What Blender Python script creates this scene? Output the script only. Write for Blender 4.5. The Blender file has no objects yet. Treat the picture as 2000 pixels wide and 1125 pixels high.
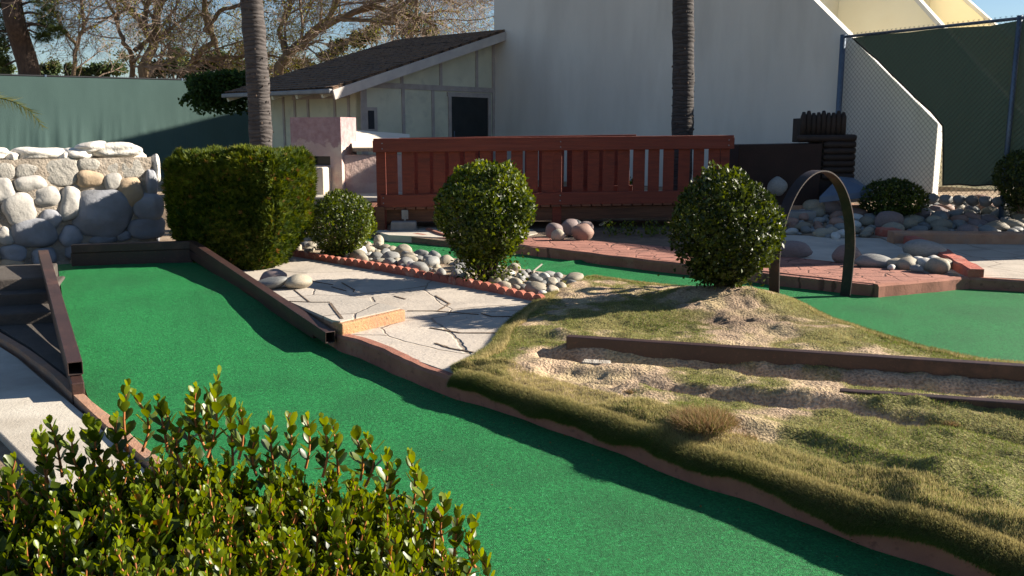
import bpy, bmesh, math, random
import numpy as np
from mathutils import Vector, Matrix, noise

random.seed(7)
RNG = np.random.default_rng(11)
C = bpy.context.scene.collection
F = 1750.0; PITCH = math.radians(10.05); CP, SP = math.cos(PITCH), math.sin(PITCH); H = 1.6

# ---------- picture measurements turned into places in the world ----------
def ray(u, v):
    dx = (u-1000)/F; dy = (562.5-v)/F
    return dx, CP+dy*SP, -SP+dy*CP
def G(u, v, z=0.0):
    d = ray(u, v); t = (z-H)/d[2]; return Vector((d[0]*t, d[1]*t, z))
def at(u, v, Y):
    d = ray(u, v); t = Y/d[1]; return Vector((d[0]*t, Y, H+d[2]*t))
def hit(u, v, P, D):
    d = ray(u, v); det = -d[0]*D[1]+D[0]*d[1]
    t = (-P[0]*D[1]+D[0]*P[1])/det
    x, y = d[0]*t, d[1]*t
    return (x-P[0])*D[0]+(y-P[1])*D[1], H+d[2]*t

def sm(a, b, x):
    t = np.clip((np.asarray(x, float)-a)/(b-a), 0, 1); return t*t*(3-2*t)

# ---------- materials ----------
def lin(c):
    return tuple(c)+(1.0,) if len(c) == 3 else tuple(c)
def mat(name, c1, c2=None, scale=5.0, rough=0.8, bump=0.0, bscale=None, c3=None, s3=1.0, t3=(0.5, 0.62), spec=0.4,
        metallic=0.0, detail=6.0, rnd=0.0, stretch=(1, 1, 1), t2=(0.35, 0.65), dist=0.02, c4=None, s4=40.0, t4=(0.62, 0.7)):
    m = bpy.data.materials.new(name); m.use_nodes = True
    nt = m.node_tree; N = nt.nodes; L = nt.links
    b = N['Principled BSDF']; b.inputs['Roughness'].default_value = rough
    b.inputs['Specular IOR Level'].default_value = spec; b.inputs['Metallic'].default_value = metallic
    tc = N.new('ShaderNodeTexCoord'); mp = N.new('ShaderNodeMapping'); mp.inputs['Scale'].default_value = stretch
    L.new(tc.outputs['Object'], mp.inputs['Vector'])
    vec = mp.outputs['Vector']
    if rnd > 0:
        oi = N.new('ShaderNodeObjectInfo'); va = N.new('ShaderNodeVectorMath'); va.operation = 'MULTIPLY_ADD'
        L.new(mp.outputs['Vector'], va.inputs[0]); va.inputs[1].default_value = (1, 1, 1)
        cx = N.new('ShaderNodeCombineXYZ'); mm = N.new('ShaderNodeMath'); mm.operation = 'MULTIPLY'; mm.inputs[1].default_value = 37
        L.new(oi.outputs['Random'], mm.inputs[0])
        for i in range(3): L.new(mm.outputs[0], cx.inputs[i])
        L.new(cx.outputs[0], va.inputs[2]); vec = va.outputs[0]
    def nz(s, d=detail, r=0.55):
        n = N.new('ShaderNodeTexNoise'); n.inputs['Scale'].default_value = s; n.inputs['Detail'].default_value = d
        n.inputs['Roughness'].default_value = r; L.new(vec, n.inputs['Vector']); return n.outputs['Fac']
    def rng(f, a, bb):
        r = N.new('ShaderNodeMapRange'); r.inputs[1].default_value = a; r.inputs[2].default_value = bb; L.new(f, r.inputs[0]); return r.outputs[0]
    def mix(f, a, bb):
        x = N.new('ShaderNodeMix'); x.data_type = 'RGBA'
        if isinstance(f, float): x.inputs[0].default_value = f
        else: L.new(f, x.inputs[0])
        for k, q in ((6, a), (7, bb)):
            if isinstance(q, tuple): x.inputs[k].default_value = lin(q)
            else: L.new(q, x.inputs[k])
        return x.outputs[2]
    col = c1
    if c2: col = mix(rng(nz(scale), *t2), c1, c2)
    if c3: col = mix(rng(nz(s3, 4), *t3), col, c3)
    if c4: col = mix(rng(nz(s4, 3), *t4), col, c4)
    if rnd > 0:
        hs = N.new('ShaderNodeHueSaturation'); r2 = N.new('ShaderNodeMapRange'); L.new(oi.outputs['Random'], r2.inputs[0])
        r2.inputs[3].default_value = 1-rnd; r2.inputs[4].default_value = 1+rnd; L.new(r2.outputs[0], hs.inputs['Value'])
        if isinstance(col, tuple): hs.inputs['Color'].default_value = lin(col)
        else: L.new(col, hs.inputs['Color'])
        col = hs.outputs[0]
    if isinstance(col, tuple): b.inputs['Base Color'].default_value = lin(col)
    else: L.new(col, b.inputs['Base Color'])
    if bump > 0:
        bn = N.new('ShaderNodeBump'); bn.inputs['Strength'].default_value = bump; bn.inputs['Distance'].default_value = dist
        L.new(nz(bscale or scale*3, 8, 0.65), bn.inputs['Height']); L.new(bn.outputs[0], b.inputs['Normal'])
    m['k'] = 1
    return m, N, L, b, vec, mix, nz, rng
def M(*a, **k): return mat(*a, **k)[0]

def leaf_mat(name, dark, light, dead=None, rough=0.35, trans=0.35, spec=0.5, tcol=None):
    m = bpy.data.materials.new(name); m.use_nodes = True
    nt = m.node_tree; N = nt.nodes; L = nt.links; b = N['Principled BSDF']; out = N['Material Output']
    at_ = N.new('ShaderNodeAttribute'); at_.attribute_name = 'tint'
    r = N.new('ShaderNodeValToRGB'); e = r.color_ramp.elements
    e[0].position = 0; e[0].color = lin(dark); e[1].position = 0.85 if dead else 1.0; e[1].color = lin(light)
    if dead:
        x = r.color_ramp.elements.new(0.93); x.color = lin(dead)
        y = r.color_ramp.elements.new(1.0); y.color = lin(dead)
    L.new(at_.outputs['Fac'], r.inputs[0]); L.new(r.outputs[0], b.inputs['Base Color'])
    b.inputs['Roughness'].default_value = rough; b.inputs['Specular IOR Level'].default_value = spec
    t = N.new('ShaderNodeBsdfTranslucent'); 
    hs = N.new('ShaderNodeHueSaturation'); hs.inputs['Hue'].default_value = 0.475; hs.inputs['Saturation'].default_value = 1.15; hs.inputs['Value'].default_value = 2.2
    L.new(r.outputs[0], hs.inputs['Color']); L.new(hs.outputs[0], t.inputs['Color'])
    mx = N.new('ShaderNodeMixShader'); mx.inputs[0].default_value = trans
    L.new(b.outputs[0], mx.inputs[1]); L.new(t.outputs[0], mx.inputs[2]); L.new(mx.outputs[0], out.inputs['Surface'])
    return m

MT = {}
MT['white_stucco'] = M('white_stucco', (.65, .63, .58), (.58, .565, .52), 0.6, rough=.95, bump=.6, bscale=26, c3=(.46, .44, .40), s3=1.1, t3=(.50, .80), dist=.012, stretch=(1, 1, .22), c4=(.47, .45, .42), s4=.5, t4=(.58, .85))
MT['yellow_stucco'] = M('yellow_stucco', (.90, .83, .62), (.87, .79, .57), 1.2, rough=.95, bump=.3, bscale=30)
MT['house_panel'] = M('house_panel', (.62, .61, .47), (.54, .53, .41), 1.5, rough=.9, bump=.3, bscale=30, c3=(.40, .40, .33), s3=2.5, t3=(.56, .8))
MT['house_trim'] = M('house_trim', (.42, .37, .34), (.34, .30, .28), 6, rough=.85, bump=.3, bscale=30)
MT['fascia'] = M('fascia', (.50, .46, .42), (.42, .38, .36), 4, rough=.85, bump=.2)
MT['gutter'] = M('gutter', (.20, .21, .22), (.15, .15, .16), 5, rough=.5)
MT['dark_door'] = M('dark_door', (.012, .016, .018), (.02, .024, .026), 4, rough=.5)
MT['glass_dark'] = M('glass_dark', (.02, .022, .03), rough=.15)
MT['red_wood'] = M('red_wood', (.20, .036, .016), (.135, .024, .012), 7, rough=.62, bump=.5, bscale=40, stretch=(1, 1, 6), c3=(.10, .02, .012), s3=2, t3=(.55, .75), c4=(.20, .06, .04), s4=30, t4=(.66, .75))
MT['red_wood_h'] = M('red_wood_h', (.195, .036, .016), (.135, .024, .012), 7, rough=.55, bump=.5, bscale=40, stretch=(.25, 1, 6), c3=(.20, .045, .028), s3=2, t3=(.55, .75), c4=(.10, .02, .012), s4=25, t4=(.62, .75))
MT['deck_wood'] = M('deck_wood', (.20, .075, .04), (.12, .05, .03), 8, rough=.85, bump=.5, bscale=30, stretch=(.3, 1, 3))
MT['brown_beam'] = M('brown_beam', (.14, .06, .032), (.08, .035, .02), 8, rough=.85, bump=.5, bscale=30, stretch=(.3, 1, 4))
MT['steel'] = M('steel', (.042, .020, .016), (.028, .013, .011), 3, rough=.50, bump=.15, bscale=90, c3=(.080, .036, .026), s3=5, t3=(.54, .72), spec=.5, c4=(.07, .03, .022), s4=60, t4=(.58, .68))
MT['steel_in'] = M('steel_in', (.02, .012, .010), rough=.9)
MT['hoop'] = M('hoop', (.014, .009, .009), (.024, .013, .011), 6, rough=.5, bump=.15, bscale=60, c3=(.055, .027, .02), s3=9, t3=(.52, .7), spec=.35)
MT['galv'] = M('galv', (.10, .14, .20), (.07, .10, .15), 4, rough=.45, metallic=.3)
MT['wire'] = M('wire', (.03, .032, .035), rough=.6)
MT['concrete'] = M('concrete', (.50, .46, .39), (.40, .36, .30), 3, rough=.92, bump=.5, bscale=60, c3=(.30, .26, .21), s3=1.3, t3=(.52, .75), c4=(.28, .24, .19), s4=90, t4=(.66, .74), dist=.01)
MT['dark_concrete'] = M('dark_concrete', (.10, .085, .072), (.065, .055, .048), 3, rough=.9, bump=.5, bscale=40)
MT['kerb'] = M('kerb', (.33, .14, .095), (.24, .10, .07), 5, rough=.9, bump=.5, bscale=60, c3=(.36, .20, .14), s3=4, t3=(.58, .8), c4=(.20, .085, .06), s4=22, t4=(.58, .7), dist=.01)
MT['kerb_tan'] = M('kerb_tan', (.42, .24, .15), (.34, .18, .11), 6, rough=.9, bump=.5, bscale=60, c3=(.30, .20, .15), s3=5, t3=(.5, .7))
MT['red_kerb'] = M('red_kerb', (.46, .13, .09), (.34, .09, .065), 7, rough=.9, bump=.7, bscale=30, c3=(.40, .28, .22), s3=3, t3=(.56, .72))
MT['ochre'] = M('ochre', (.43, .25, .125), (.36, .19, .09), 6, rough=.95, bump=.7, bscale=45, c3=(.42, .21, .13), s3=3, t3=(.50, .68), c4=(.24, .16, .09), s4=30, t4=(.60, .7))
MT['terracotta'] = M('terracotta', (.40, .13, .085), (.30, .095, .065), 9, rough=.9, bump=.6, bscale=60, rnd=.12, c3=(.46, .27, .20), s3=8, t3=(.56, .7))
MT['soil'] = M('soil', (.30, .22, .15), (.20, .14, .09), 6, rough=1, bump=1, bscale=40, c3=(.38, .30, .21), s3=2, t3=(.5, .65))
MT['dark_soil'] = M('dark_soil', (.18, .13, .09), (.11, .08, .06), 6, rough=1, bump=1, bscale=30)
MT['log'] = M('log', (.020, .013, .011), (.032, .021, .017), 5, rough=.7, bump=.5, bscale=20, stretch=(1, 1, .4), spec=.35)
MT['fort_panel'] = M('fort_panel', (.030, .014, .011), (.022, .011, .009), 4, rough=.7, bump=.3, bscale=30, spec=.3)
MT['slide'] = M('slide', (.10, .14, .20), (.08, .11, .17), 4, rough=.5)
MT['pipe'] = M('pipe', (.22, .20, .17), (.15, .14, .12), 4, rough=.6)
MT['plank'] = M('plank', (.48, .44, .38), (.34, .30, .25), 5, rough=.9, bump=1, bscale=30, stretch=(6, .6, 1), c4=(.16, .13, .10), s4=16, t4=(.58, .62))
MT['roof_iron'] = M('roof_iron', (.74, .66, .55), (.68, .60, .49), 4, rough=.6)
MT['pier'] = M('pier', (.26, .25, .24), (.20, .19, .18), 8, rough=.95, bump=.5)
MT['mortar'] = M('mortar', (.42, .36, .29), (.31, .26, .21), 7, rough=1, bump=1, bscale=24, dist=.04, c3=(.24, .20, .16), s3=3, t3=(.55, .7))
MT['cap_stone'] = M('cap_stone', (.72, .68, .62), (.60, .55, .48), 9, rough=.9, bump=.8, bscale=20, dist=.03)
MT['flat_stone'] = M('flat_stone', (.37, .35, .31), (.30, .28, .25), 7, rough=.95, bump=1, bscale=22, dist=.03)
MT['pale_stone'] = M('pale_stone', (.42, .40, .37), (.33, .315, .29), 6, rough=.85, bump=.6, bscale=16, dist=.02, rnd=.12)
MT['tan_stone'] = M('tan_stone', (.46, .34, .22), (.34, .26, .18), 7, rough=.85, bump=.6, bscale=16, dist=.02)
MT['blue_stone'] = M('blue_stone', (.26, .27, .30), (.20, .205, .22), 5, rough=.85, bump=.5, bscale=18, dist=.02, rnd=.15)
MT['cobble_tan'] = M('cobble_tan', (.30, .265, .205), (.22, .20, .16), 9, rough=.7, bump=.25, bscale=40, rnd=.28, c3=(.32, .26, .18), s3=4, t3=(.5, .7), c4=(.22, .19, .15), s4=34, t4=(.64, .74))
MT['cobble_grey'] = M('cobble_grey', (.225, .225, .215), (.165, .165, .16), 9, rough=.65, bump=.25, bscale=40, rnd=.28, c4=(.29, .28, .26), s4=24, t4=(.62, .74))
MT['cobble_white'] = M('cobble_white', (.56, .54, .50), (.46, .44, .40), 9, rough=.7, bump=.25, bscale=40, rnd=.12)
MT['cobble_red'] = M('cobble_red', (.29, .17, .13), (.23, .15, .12), 9, rough=.7, bump=.25, bscale=40, rnd=.2)
MT['cobble_mauve'] = M('cobble_mauve', (.19, .14, .135), (.24, .185, .175), 9, rough=.75, bump=.3, bscale=30, rnd=.15)
MT['fabric_green'] = None
MT['bark'] = M('bark', (.085, .058, .042), (.045, .031, .024), 12, rough=.95, bump=1, bscale=20, stretch=(1, 1, .3))
MT['pale_bark'] = M('pale_bark', (.23, .165, .10), (.14, .10, .065), 8, rough=.9, bump=.8, bscale=14, stretch=(1, 1, .4))
MT['twig'] = M('twig', (.28, .21, .16), (.18, .135, .105), 3, rough=.9)
MT['stem_orange'] = M('stem_orange', (.42, .15, .04), (.26, .09, .03), 30, rough=.6)

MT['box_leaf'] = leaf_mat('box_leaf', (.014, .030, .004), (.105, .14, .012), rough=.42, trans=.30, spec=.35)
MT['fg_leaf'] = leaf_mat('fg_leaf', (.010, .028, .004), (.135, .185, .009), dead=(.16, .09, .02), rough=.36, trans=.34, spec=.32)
MT['dark_leaf'] = leaf_mat('dark_leaf', (.011, .022, .004), (.060, .084, .009), rough=.45, trans=.22, spec=.3)
MT['juniper'] = leaf_mat('juniper', (.018, .042, .005), (.12, .145, .012), dead=(.20, .12, .04), rough=.6, trans=.2, spec=.2)
MT['tree_leaf'] = leaf_mat('tree_leaf', (.035, .055, .012), (.20, .20, .035), rough=.6, trans=.35, spec=.2)
MT['far_leaf'] = leaf_mat('far_leaf', (.020, .040, .014), (.075, .10, .030), rough=.7, trans=.15, spec=.2)
MT['pine_leaf'] = leaf_mat('pine_leaf', (.012, .028, .012), (.09, .12, .025), rough=.6, trans=.15, spec=.2)
MT['palm_leaf'] = leaf_mat('palm_leaf', (.10, .13, .03), (.30, .28, .08), rough=.45, trans=.35)
MT['vine_leaf'] = leaf_mat('vine_leaf', (.010, .030, .008), (.045, .085, .014), rough=.6, trans=.2, spec=.2)

def m_turf():
    m, N, L, b, vec, mix, nz, rng = mat('turf', (.003, .080, .018), (.013, .170, .042), 60, rough=.6, detail=5, t2=(.36, .64), spec=.18,
                                         c3=(.007, .074, .020), s3=1.6, t3=(.45, .75))
    vg = N.new('ShaderNodeTexVoronoi'); vg.inputs['Scale'].default_value = 150; L.new(vec, vg.inputs['Vector'])
    sg = N.new('ShaderNodeSeparateColor'); L.new(vg.outputs['Color'], sg.inputs[0]); hs = N.new('ShaderNodeHueSaturation')
    mr = N.new('ShaderNodeMapRange'); mr.inputs[3].default_value = .50; mr.inputs[4].default_value = 1.50; L.new(sg.outputs[0], mr.inputs[0]); L.new(mr.outputs[0], hs.inputs['Value'])
    L.new(b.inputs['Base Color'].links[0].from_socket, hs.inputs['Color']); fk = mix(rng(sg.outputs[1], .990, .996), hs.outputs[0], (.05, .24, .10)); L.new(fk, b.inputs['Base Color'])
    bn = N.new('ShaderNodeBump'); bn.inputs['Strength'].default_value = .7; bn.inputs['Distance'].default_value = .008
    v = N.new('ShaderNodeTexVoronoi'); v.inputs['Scale'].default_value = 260; L.new(vec, v.inputs['Vector'])
    ad = N.new('ShaderNodeMath'); ad.operation = 'ADD'; L.new(v.outputs['Distance'], ad.inputs[0]); L.new(nz(260, 3), ad.inputs[1])
    L.new(ad.outputs[0], bn.inputs['Height']); L.new(bn.outputs[0], b.inputs['Normal'])
    b.inputs['Sheen Weight'].default_value = .22; b.inputs['Sheen Roughness'].default_value = .3; b.inputs['Sheen Tint'].default_value = (.15, .9, .35, 1)
    return m
MT['turf'] = m_turf()

def m_flag(name, a, bcol, joint, sc, rnd=1.0, jw=.02, warp=.12, bump=.5, tint=None, seed=0.0):
    m, N, L, b, vec, mix, nz, rng = mat(name, a, bcol, 4, rough=.9)
    mp = N.new('ShaderNodeVectorMath'); mp.operation = 'ADD'; L.new(vec, mp.inputs[0])
    n = N.new('ShaderNodeTexNoise'); n.inputs['Scale'].default_value = sc*1.2; n.inputs['Detail'].default_value = 4; L.new(vec, n.inputs['Vector'])
    s = N.new('ShaderNodeVectorMath'); s.operation = 'SCALE'; s.inputs['Scale'].default_value = warp*2/sc; L.new(n.outputs['Color'], s.inputs[0])
    L.new(s.outputs[0], mp.inputs[1])
    fl = N.new('ShaderNodeVectorMath'); fl.operation = 'MULTIPLY'; fl.inputs[1].default_value = (1, 1, 0); L.new(mp.outputs[0], fl.inputs[0])
    of = N.new('ShaderNodeVectorMath'); of.operation = 'ADD'; of.inputs[1].default_value = (seed, seed, 0); L.new(fl.outputs[0], of.inputs[0])
    v = N.new('ShaderNodeTexVoronoi'); v.feature = 'DISTANCE_TO_EDGE'; v.inputs['Scale'].default_value = sc; v.inputs['Randomness'].default_value = rnd
    L.new(of.outputs[0], v.inputs['Vector'])
    v2 = N.new('ShaderNodeTexVoronoi'); v2.inputs['Scale'].default_value = sc; v2.inputs['Randomness'].default_value = rnd; L.new(of.outputs[0], v2.inputs['Vector'])
    j = rng(v.outputs['Distance'], jw*.35*sc, jw*sc)
    col = b.inputs['Base Color'].links[0].from_socket
    sp = N.new('ShaderNodeSeparateColor'); L.new(v2.outputs['Color'], sp.inputs[0])
    col = mix(rng(sp.outputs[0], 0, 1.6), col, tint or tuple(x*.72 for x in a))
    col = mix(rng(nz(2.0, 6), .52, .78), col, tuple(x*.62 for x in a))
    col = mix(rng(nz(60, 3), .60, .72), col, tuple(x*.7 for x in a))
    col = mix(j, joint, col); L.new(col, b.inputs['Base Color'])
    bn = N.new('ShaderNodeBump'); bn.inputs['Strength'].default_value = bump; bn.inputs['Distance'].default_value = .03
    a1 = N.new('ShaderNodeMath'); a1.operation = 'MULTIPLY_ADD'; L.new(nz(30, 8), a1.inputs[0]); a1.inputs[1].default_value = .35; L.new(j, a1.inputs[2])
    L.new(a1.outputs[0], bn.inputs['Height']); L.new(bn.outputs[0], b.inputs['Normal'])
    return m
MT['flagstone'] = m_flag('flagstone', (.50, .44, .37), (.43, .38, .33), (.24, .20, .16), .85, jw=.010, warp=.16, seed=3.3)
MT['step_flag'] = m_flag('step_flag', (.47, .42, .36), (.40, .36, .31), (.17, .14, .12), 1.3, jw=.010, seed=1.2)
MT['brick_stamp'] = m_flag('brick_stamp', (.37, .165, .12), (.32, .135, .10), (.15, .065, .048), 4.3, rnd=.6, jw=.011, warp=.24, bump=.7, seed=5.1)
MT['stamped'] = m_flag('stamped', (.48, .42, .35), (.40, .35, .29), (.20, .16, .13), 1.5, rnd=.5, jw=.010, seed=7.7)
MT['sand_slab'] = M('sand_slab', (.54, .49, .42), (.44, .40, .34), 2.5, rough=.95, bump=.6, bscale=12, dist=.03, c3=(.36, .33, .29), s3=1.6, t3=(.52, .7))

def m_shingle():
    m, N, L, b, vec, mix, nz, rng = mat('shingle', (.10, .065, .045), (.17, .10, .06), 9, rough=.95)
    br = N.new('ShaderNodeTexBrick'); br.inputs['Scale'].default_value = 1
    br.inputs['Brick Width'].default_value = .26; br.inputs['Row Height'].default_value = .16; br.inputs['Mortar Size'].default_value = .012
    br.inputs['Color1'].default_value = (.16, .10, .065, 1); br.inputs['Color2'].default_value = (.09, .058, .042, 1); br.inputs['Mortar'].default_value = (.025, .018, .014, 1)
    uv = N.new('ShaderNodeUVMap'); L.new(uv.outputs[0], br.inputs['Vector'])
    c = mix(rng(nz(14, 4), .4, .7), br.outputs['Color'], (.20, .12, .07)); L.new(c, b.inputs['Base Color'])
    bn = N.new('ShaderNodeBump'); bn.inputs['Strength'].default_value = 1; bn.inputs['Distance'].default_value = .03
    L.new(br.outputs['Color'], bn.inputs['Height']); L.new(bn.outputs[0], b.inputs['Normal'])
    return m
MT['shingle'] = m_shingle()

def m_adobe():
    m, N, L, b, vec, mix, nz, rng = mat('adobe', (.56, .42, .36), (.46, .31, .29), 3, rough=.95, bump=.8, bscale=14, dist=.03,
                                        c3=(.60, .50, .42), s3=2, t3=(.5, .62))
    col = b.inputs['Base Color'].links[0].from_socket
    # flaking mauve paint on the upper part with a ragged lower edge
    sx = N.new('ShaderNodeSeparateXYZ'); L.new(vec, sx.inputs[0])
    ad = N.new('ShaderNodeMath'); ad.operation = 'MULTIPLY_ADD'; ad.inputs[1].default_value = .55; L.new(nz(4, 6), ad.inputs[0]); L.new(sx.outputs['Z'], ad.inputs[2])
    f = rng(ad.outputs[0], 1.22, 1.25)
    pc = mix(rng(nz(9, 8), .35, .65), (.33, .20, .205), (.43, .29, .29))
    L.new(mix(f, col, pc), b.inputs['Base Color'])
    return m
MT['adobe_mauve'] = m_adobe()
MT['adobe'] = M('adobe_pink', (.56, .42, .36), (.50, .36, .32), 3, rough=.95, bump=.8, bscale=12, dist=.04, c3=(.40, .24, .21), s3=1.6, t3=(.52, .7))
MT['adobe_cream'] = M('adobe_cream', (.66, .56, .44), (.58, .48, .38), 3, rough=.95, bump=.6, bscale=12, dist=.03)

def m_palm(nm, ca, cb_, cc_):
    m, N, L, b, vec, mix, nz, rng = mat(nm, ca, cb_, 6, rough=.95, stretch=(.8, .8, 2.2))
    w = N.new('ShaderNodeTexWave'); w.bands_direction = 'Z'; w.inputs['Scale'].default_value = 2.1; w.inputs['Distortion'].default_value = 9; w.inputs['Detail'].default_value = 4; w.inputs['Detail Scale'].default_value = 1.6
    L.new(vec, w.inputs['Vector'])
    col = b.inputs['Base Color'].links[0].from_socket
    col = mix(rng(w.outputs['Fac'], -.12, .20), cc_, col); L.new(col, b.inputs['Base Color'])
    bn = N.new('ShaderNodeBump'); bn.inputs['Strength'].default_value = .5; bn.inputs['Distance'].default_value = .02
    ad = N.new('ShaderNodeMath'); ad.operation = 'ADD'; L.new(w.outputs['Fac'], ad.inputs[0]); L.new(nz(18, 6), ad.inputs[1])
    L.new(ad.outputs[0], bn.inputs['Height']); L.new(bn.outputs[0], b.inputs['Normal'])
    return m
MT['palm_trunk'] = m_palm('palm_trunk', (.095, .083, .078), (.055, .047, .045), (.026, .022, .022))
MT['shaded_palm_trunk'] = m_palm('shaded_palm_trunk', (.065, .058, .056), (.035, .031, .031), (.015, .013, .013))  # palm bark darkened, the right trunk's shade put into the colour

def m_cloth(name, a, bb, holes, scale=2.0):
    m, N, L, b, vec, mix, nz, rng = mat(name, a, bb, scale, rough=.8, bump=.25, bscale=70, stretch=(1, 1, .5))
    b.inputs['Sheen Weight'].default_value = 1.0; b.inputs['Sheen Roughness'].default_value = .5; b.inputs['Sheen Tint'].default_value = (.6, 1, .9, 1) if name == 'screen_left' else (.1, .12, .1, 1)
    t = N.new('ShaderNodeBsdfTransparent'); tl = N.new('ShaderNodeBsdfTranslucent'); tl.inputs['Color'].default_value = lin(a)
    m1 = N.new('ShaderNodeMixShader'); m1.inputs[0].default_value = .06; m2 = N.new('ShaderNodeMixShader'); m2.inputs[0].default_value = holes
    L.new(b.outputs[0], m1.inputs[1]); L.new(tl.outputs[0], m1.inputs[2]); L.new(m1.outputs[0], m2.inputs[1]); L.new(t.outputs[0], m2.inputs[2])
    L.new(m2.outputs[0], N['Material Output'].inputs['Surface'])
    return m
MT['screen_left'] = m_cloth('screen_left', (.052, .098, .090), (.042, .082, .076), .0)
MT['screen_right'] = m_cloth('screen_right', (.030, .056, .044), (.037, .066, .052), .006)

def m_vc(name, rough=.95, trans=0.0):
    m = bpy.data.materials.new(name); m.use_nodes = True; N = m.node_tree.nodes; L = m.node_tree.links; b = N['Principled BSDF']
    a = N.new('ShaderNodeVertexColor'); a.layer_name = 'Col'; L.new(a.outputs[0], b.inputs['Base Color']); b.inputs['Roughness'].default_value = rough
    b.inputs['Specular IOR Level'].default_value = .2
    if trans:
        t = N.new('ShaderNodeBsdfTranslucent'); L.new(a.outputs[0], t.inputs[0]); mx = N.new('ShaderNodeMixShader'); mx.inputs[0].default_value = trans
        L.new(b.outputs[0], mx.inputs[1]); L.new(t.outputs[0], mx.inputs[2]); L.new(mx.outputs[0], N['Material Output'].inputs[0])
    else:
        tc = N.new('ShaderNodeTexCoord'); n = N.new('ShaderNodeTexNoise'); n.inputs['Scale'].default_value = 60; n.inputs['Detail'].default_value = 8; L.new(tc.outputs['Object'], n.inputs[0])
        bn = N.new('ShaderNodeBump'); bn.inputs['Strength'].default_value = 1; bn.inputs['Distance'].default_value = .02; L.new(n.outputs[0], bn.inputs['Height']); L.new(bn.outputs[0], b.inputs['Normal'])
        x = N.new('ShaderNodeMix'); x.data_type = 'RGBA'; x.blend_type = 'MULTIPLY'; x.inputs[0].default_value = .7; L.new(a.outputs[0], x.inputs[6])
        r = N.new('ShaderNodeValToRGB'); r.color_ramp.elements[0].position = .38; r.color_ramp.elements[0].color = (.45, .42, .40, 1); r.color_ramp.elements[1].position = .6; r.color_ramp.elements[1].color = (1.15, 1.15, 1.15, 1)
        L.new(n.outputs[0], r.inputs[0]); L.new(r.outputs[0], x.inputs[7]); L.new(x.outputs[2], b.inputs['Base Color'])
    return m
MT['mound'] = m_vc('mound_earth'); MT['blades'] = m_vc('grass_blades', .7, .35)

# ---------- object helpers ----------
ORG = {}
def tag(o, label=None, cat=None, group=None, kind=None):
    if label: o['label'] = label
    if cat: o['category'] = cat
    if group: o['group'] = group
    if kind: o['kind'] = kind
    return o
def thing(name, loc, label, cat, group=None):
    o = bpy.data.objects.new(name, None); C.objects.link(o); o.location = loc; o.empty_display_size = .1
    ORG[o.name] = Vector(loc); return tag(o, label, cat, group)
def link(name, me, parent=None, org=None):
    o = bpy.data.objects.new(name, me); C.objects.link(o)
    if parent is not None:
        o.parent = parent; ORG[o.name] = ORG[parent.name]
    else:
        ORG[o.name] = Vector(org); o.location = org
    return o
def dup(root):
    r = root.copy(); C.objects.link(r)
    for ch in list(root.children):
        c = ch.copy(); C.objects.link(c); c.parent = r
    return r

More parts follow.
